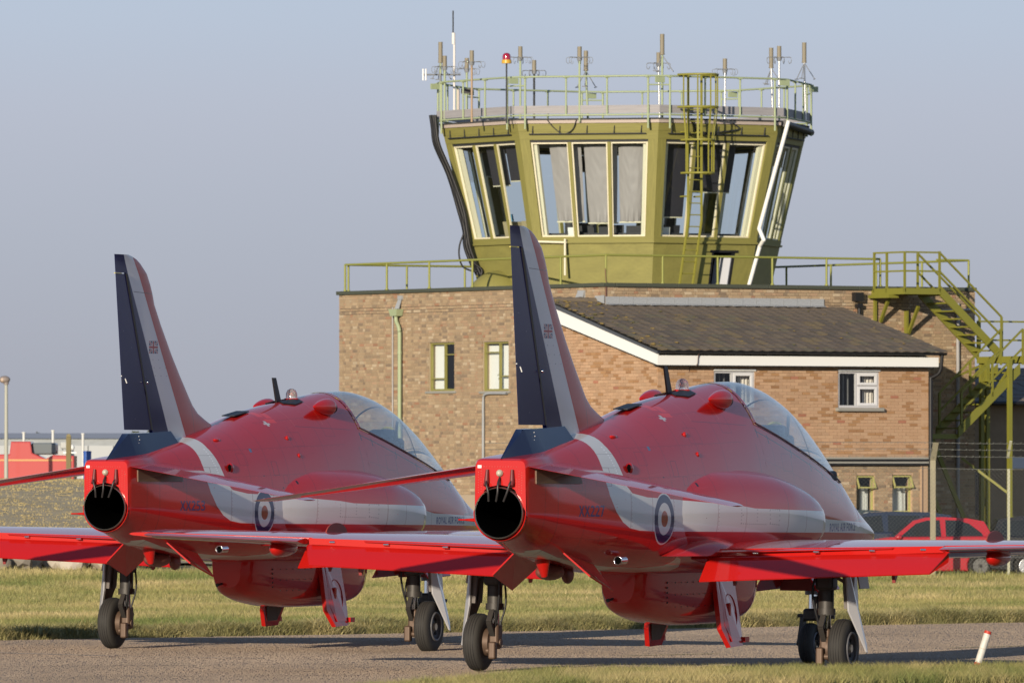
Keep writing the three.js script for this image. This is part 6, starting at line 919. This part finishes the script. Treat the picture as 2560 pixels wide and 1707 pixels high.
    const half = (u, f) => { const a = le(u), b = TE(u), x = Math.min(1, Math.max(0, (a - f) / (a - b))); return th(u) * Math.max(.0, 2.6 * (.2969 * Math.sqrt(Math.min(x, 1)) - .126 * x - .3516 * x * x + .2843 * x ** 3 - .1036 * x ** 4) * 1.9) + .0012; };
    const strip = (us, f0, f1, n) => { const out = []; for (const s of [-1, 1]) { const rows = us.map(u => Array.from({ length: n + 1 }, (_, i) => { const k = i / n, f = f0(u) + (f1(u) - f0(u)) * k * (f0 === le ? k : 1); return P(f, s * half(u, f), u); })); out.push(gridGeo(s > 0 ? rows.map(r => r.slice().reverse()) : rows, finUV, 1)); } const cap = (u, up) => gridGeo([Array.from({ length: n + 1 }, (_, i) => { const k = i / n, f = f0(u) + (f1(u) - f0(u)) * k * (f0 === le ? k : 1); return P(f, half(u, f), u); }), Array.from({ length: n + 1 }, (_, i) => { const k = i / n, f = f0(u) + (f1(u) - f0(u)) * k * (f0 === le ? k : 1); return P(f, -half(u, f), u); })], finUV, 1); out.push(cap(us[0]), cap(us[us.length - 1])); const edge = F1 => gridGeo(us.map(u => [P(F1(u), half(u, F1(u)), u), P(F1(u), -half(u, F1(u)), u)]), finUV, 1); out.push(edge(f1), edge(f0)); return out; };
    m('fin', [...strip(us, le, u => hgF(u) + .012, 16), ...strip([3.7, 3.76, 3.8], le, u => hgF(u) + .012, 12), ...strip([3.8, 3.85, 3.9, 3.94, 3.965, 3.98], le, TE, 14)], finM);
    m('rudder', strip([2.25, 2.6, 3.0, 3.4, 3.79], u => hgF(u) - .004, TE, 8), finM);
    m('rudder_gap', plate([P(hgF(2.25) + .02, 0, 2.25), P(hgF(2.25) - .012, 0, 2.25), P(hgF(3.79) - .012, 0, 3.79), P(hgF(3.79) + .02, 0, 3.79)], .05), blackM);
    m('rudder_tag', box(.014, .008, .16, .0, 3.794, 3.80), std(lin(.6, .5, .12), .5)); m('hinge_bolt', new THREE.SphereGeometry(.014, 8, 6).translate(.05, 2.72, 3.18), chromeM); m('trim_tab_arm', [rod(P(-3.74, .012, 2.78), P(-3.77, .03, 2.78), .005, 5), rod(P(-3.66, .02, 2.76), P(-3.64, .03, 2.71), .006, 5)], whiteM);
    const ridge = [[-4.06, 1.955], [-3.60, 2.212], [-3.0, 2.225], [-2.35, 2.25], [-1.9, 2.26]], top = f => { let i = 0; while (i < 3 && f > ridge[i + 1][0]) i++; return ridge[i][1] + (ridge[i + 1][1] - ridge[i][1]) * (f - ridge[i][0]) / (ridge[i + 1][0] - ridge[i][0]); }, rows = [];
    for (const f of [-4.06, -3.9, -3.75, -3.605, -3.59, -3.3, -3.0, -2.75, -2.56]) { const u0 = Math.max(1.9, cubic(SEC, f, 2) - .035), k = Math.min(1, (f + 4.06) / .5), b = .012 + .145 * k, tp = .004 + .035 * k; rows.push([P(f, b, u0 - .03), P(f, b * .92, u0 + .0), P(f, tp, Math.max(u0 + .01, top(f))), P(f, -tp, Math.max(u0 + .01, top(f))), P(f, -b * .92, u0), P(f, -b, u0 - .03)]); }
    m('tail_fairing', gridGeo(rows, null, .5), navyM);
    const rv = []; for (let i = 0; i < 22; i++) { const f = -4.0 + i * .07; for (const s of [-1, 1]) rv.push(new THREE.SphereGeometry(.0055, 5, 4).translate(s * (.012 + .145 * Math.min(1, (f + 4.06) / .5)) * .97, Math.max(1.9, cubic(SEC, f, 2) - .035) + .012, -f)); } for (let i = 0; i < 6; i++) for (const s of [-1, 1]) rv.push(new THREE.SphereGeometry(.0055, 5, 4).translate(s * .075, 2.02 + i * .033, 3.42 + .02 * (i % 2)));
    m('fairing_rivets', rv, std(lin(.6, .6, .62), .4)).userData.kind = 'stuff';
  }
  return t;
}
const JET = [[1.30199, 79.99928, .355612, .009], [-2.53522, 90.3197, .368304, .004]];
function setJet(t, [x, d, yaw, roll]) { t.rotation.set(0, 0, 0); t.position.set(x, 0, -d); t.rotation.order = 'YXZ'; t.rotation.y = -yaw; t.rotation.z = -roll; }
const jetA = makeJet('glossy red jet trainer nearest the camera, the right-hand one, parked before the control tower', 'XX227', 'red jets taxiing in line'); setJet(jetA, JET[0]);
const jetB = makeJet('red jet trainer at the left, farther away, partly hidden by the nearer jet wing', 'XX253', 'red jets taxiing in line'); setJet(jetB, JET[1]);

renderer.render(scene, camera);
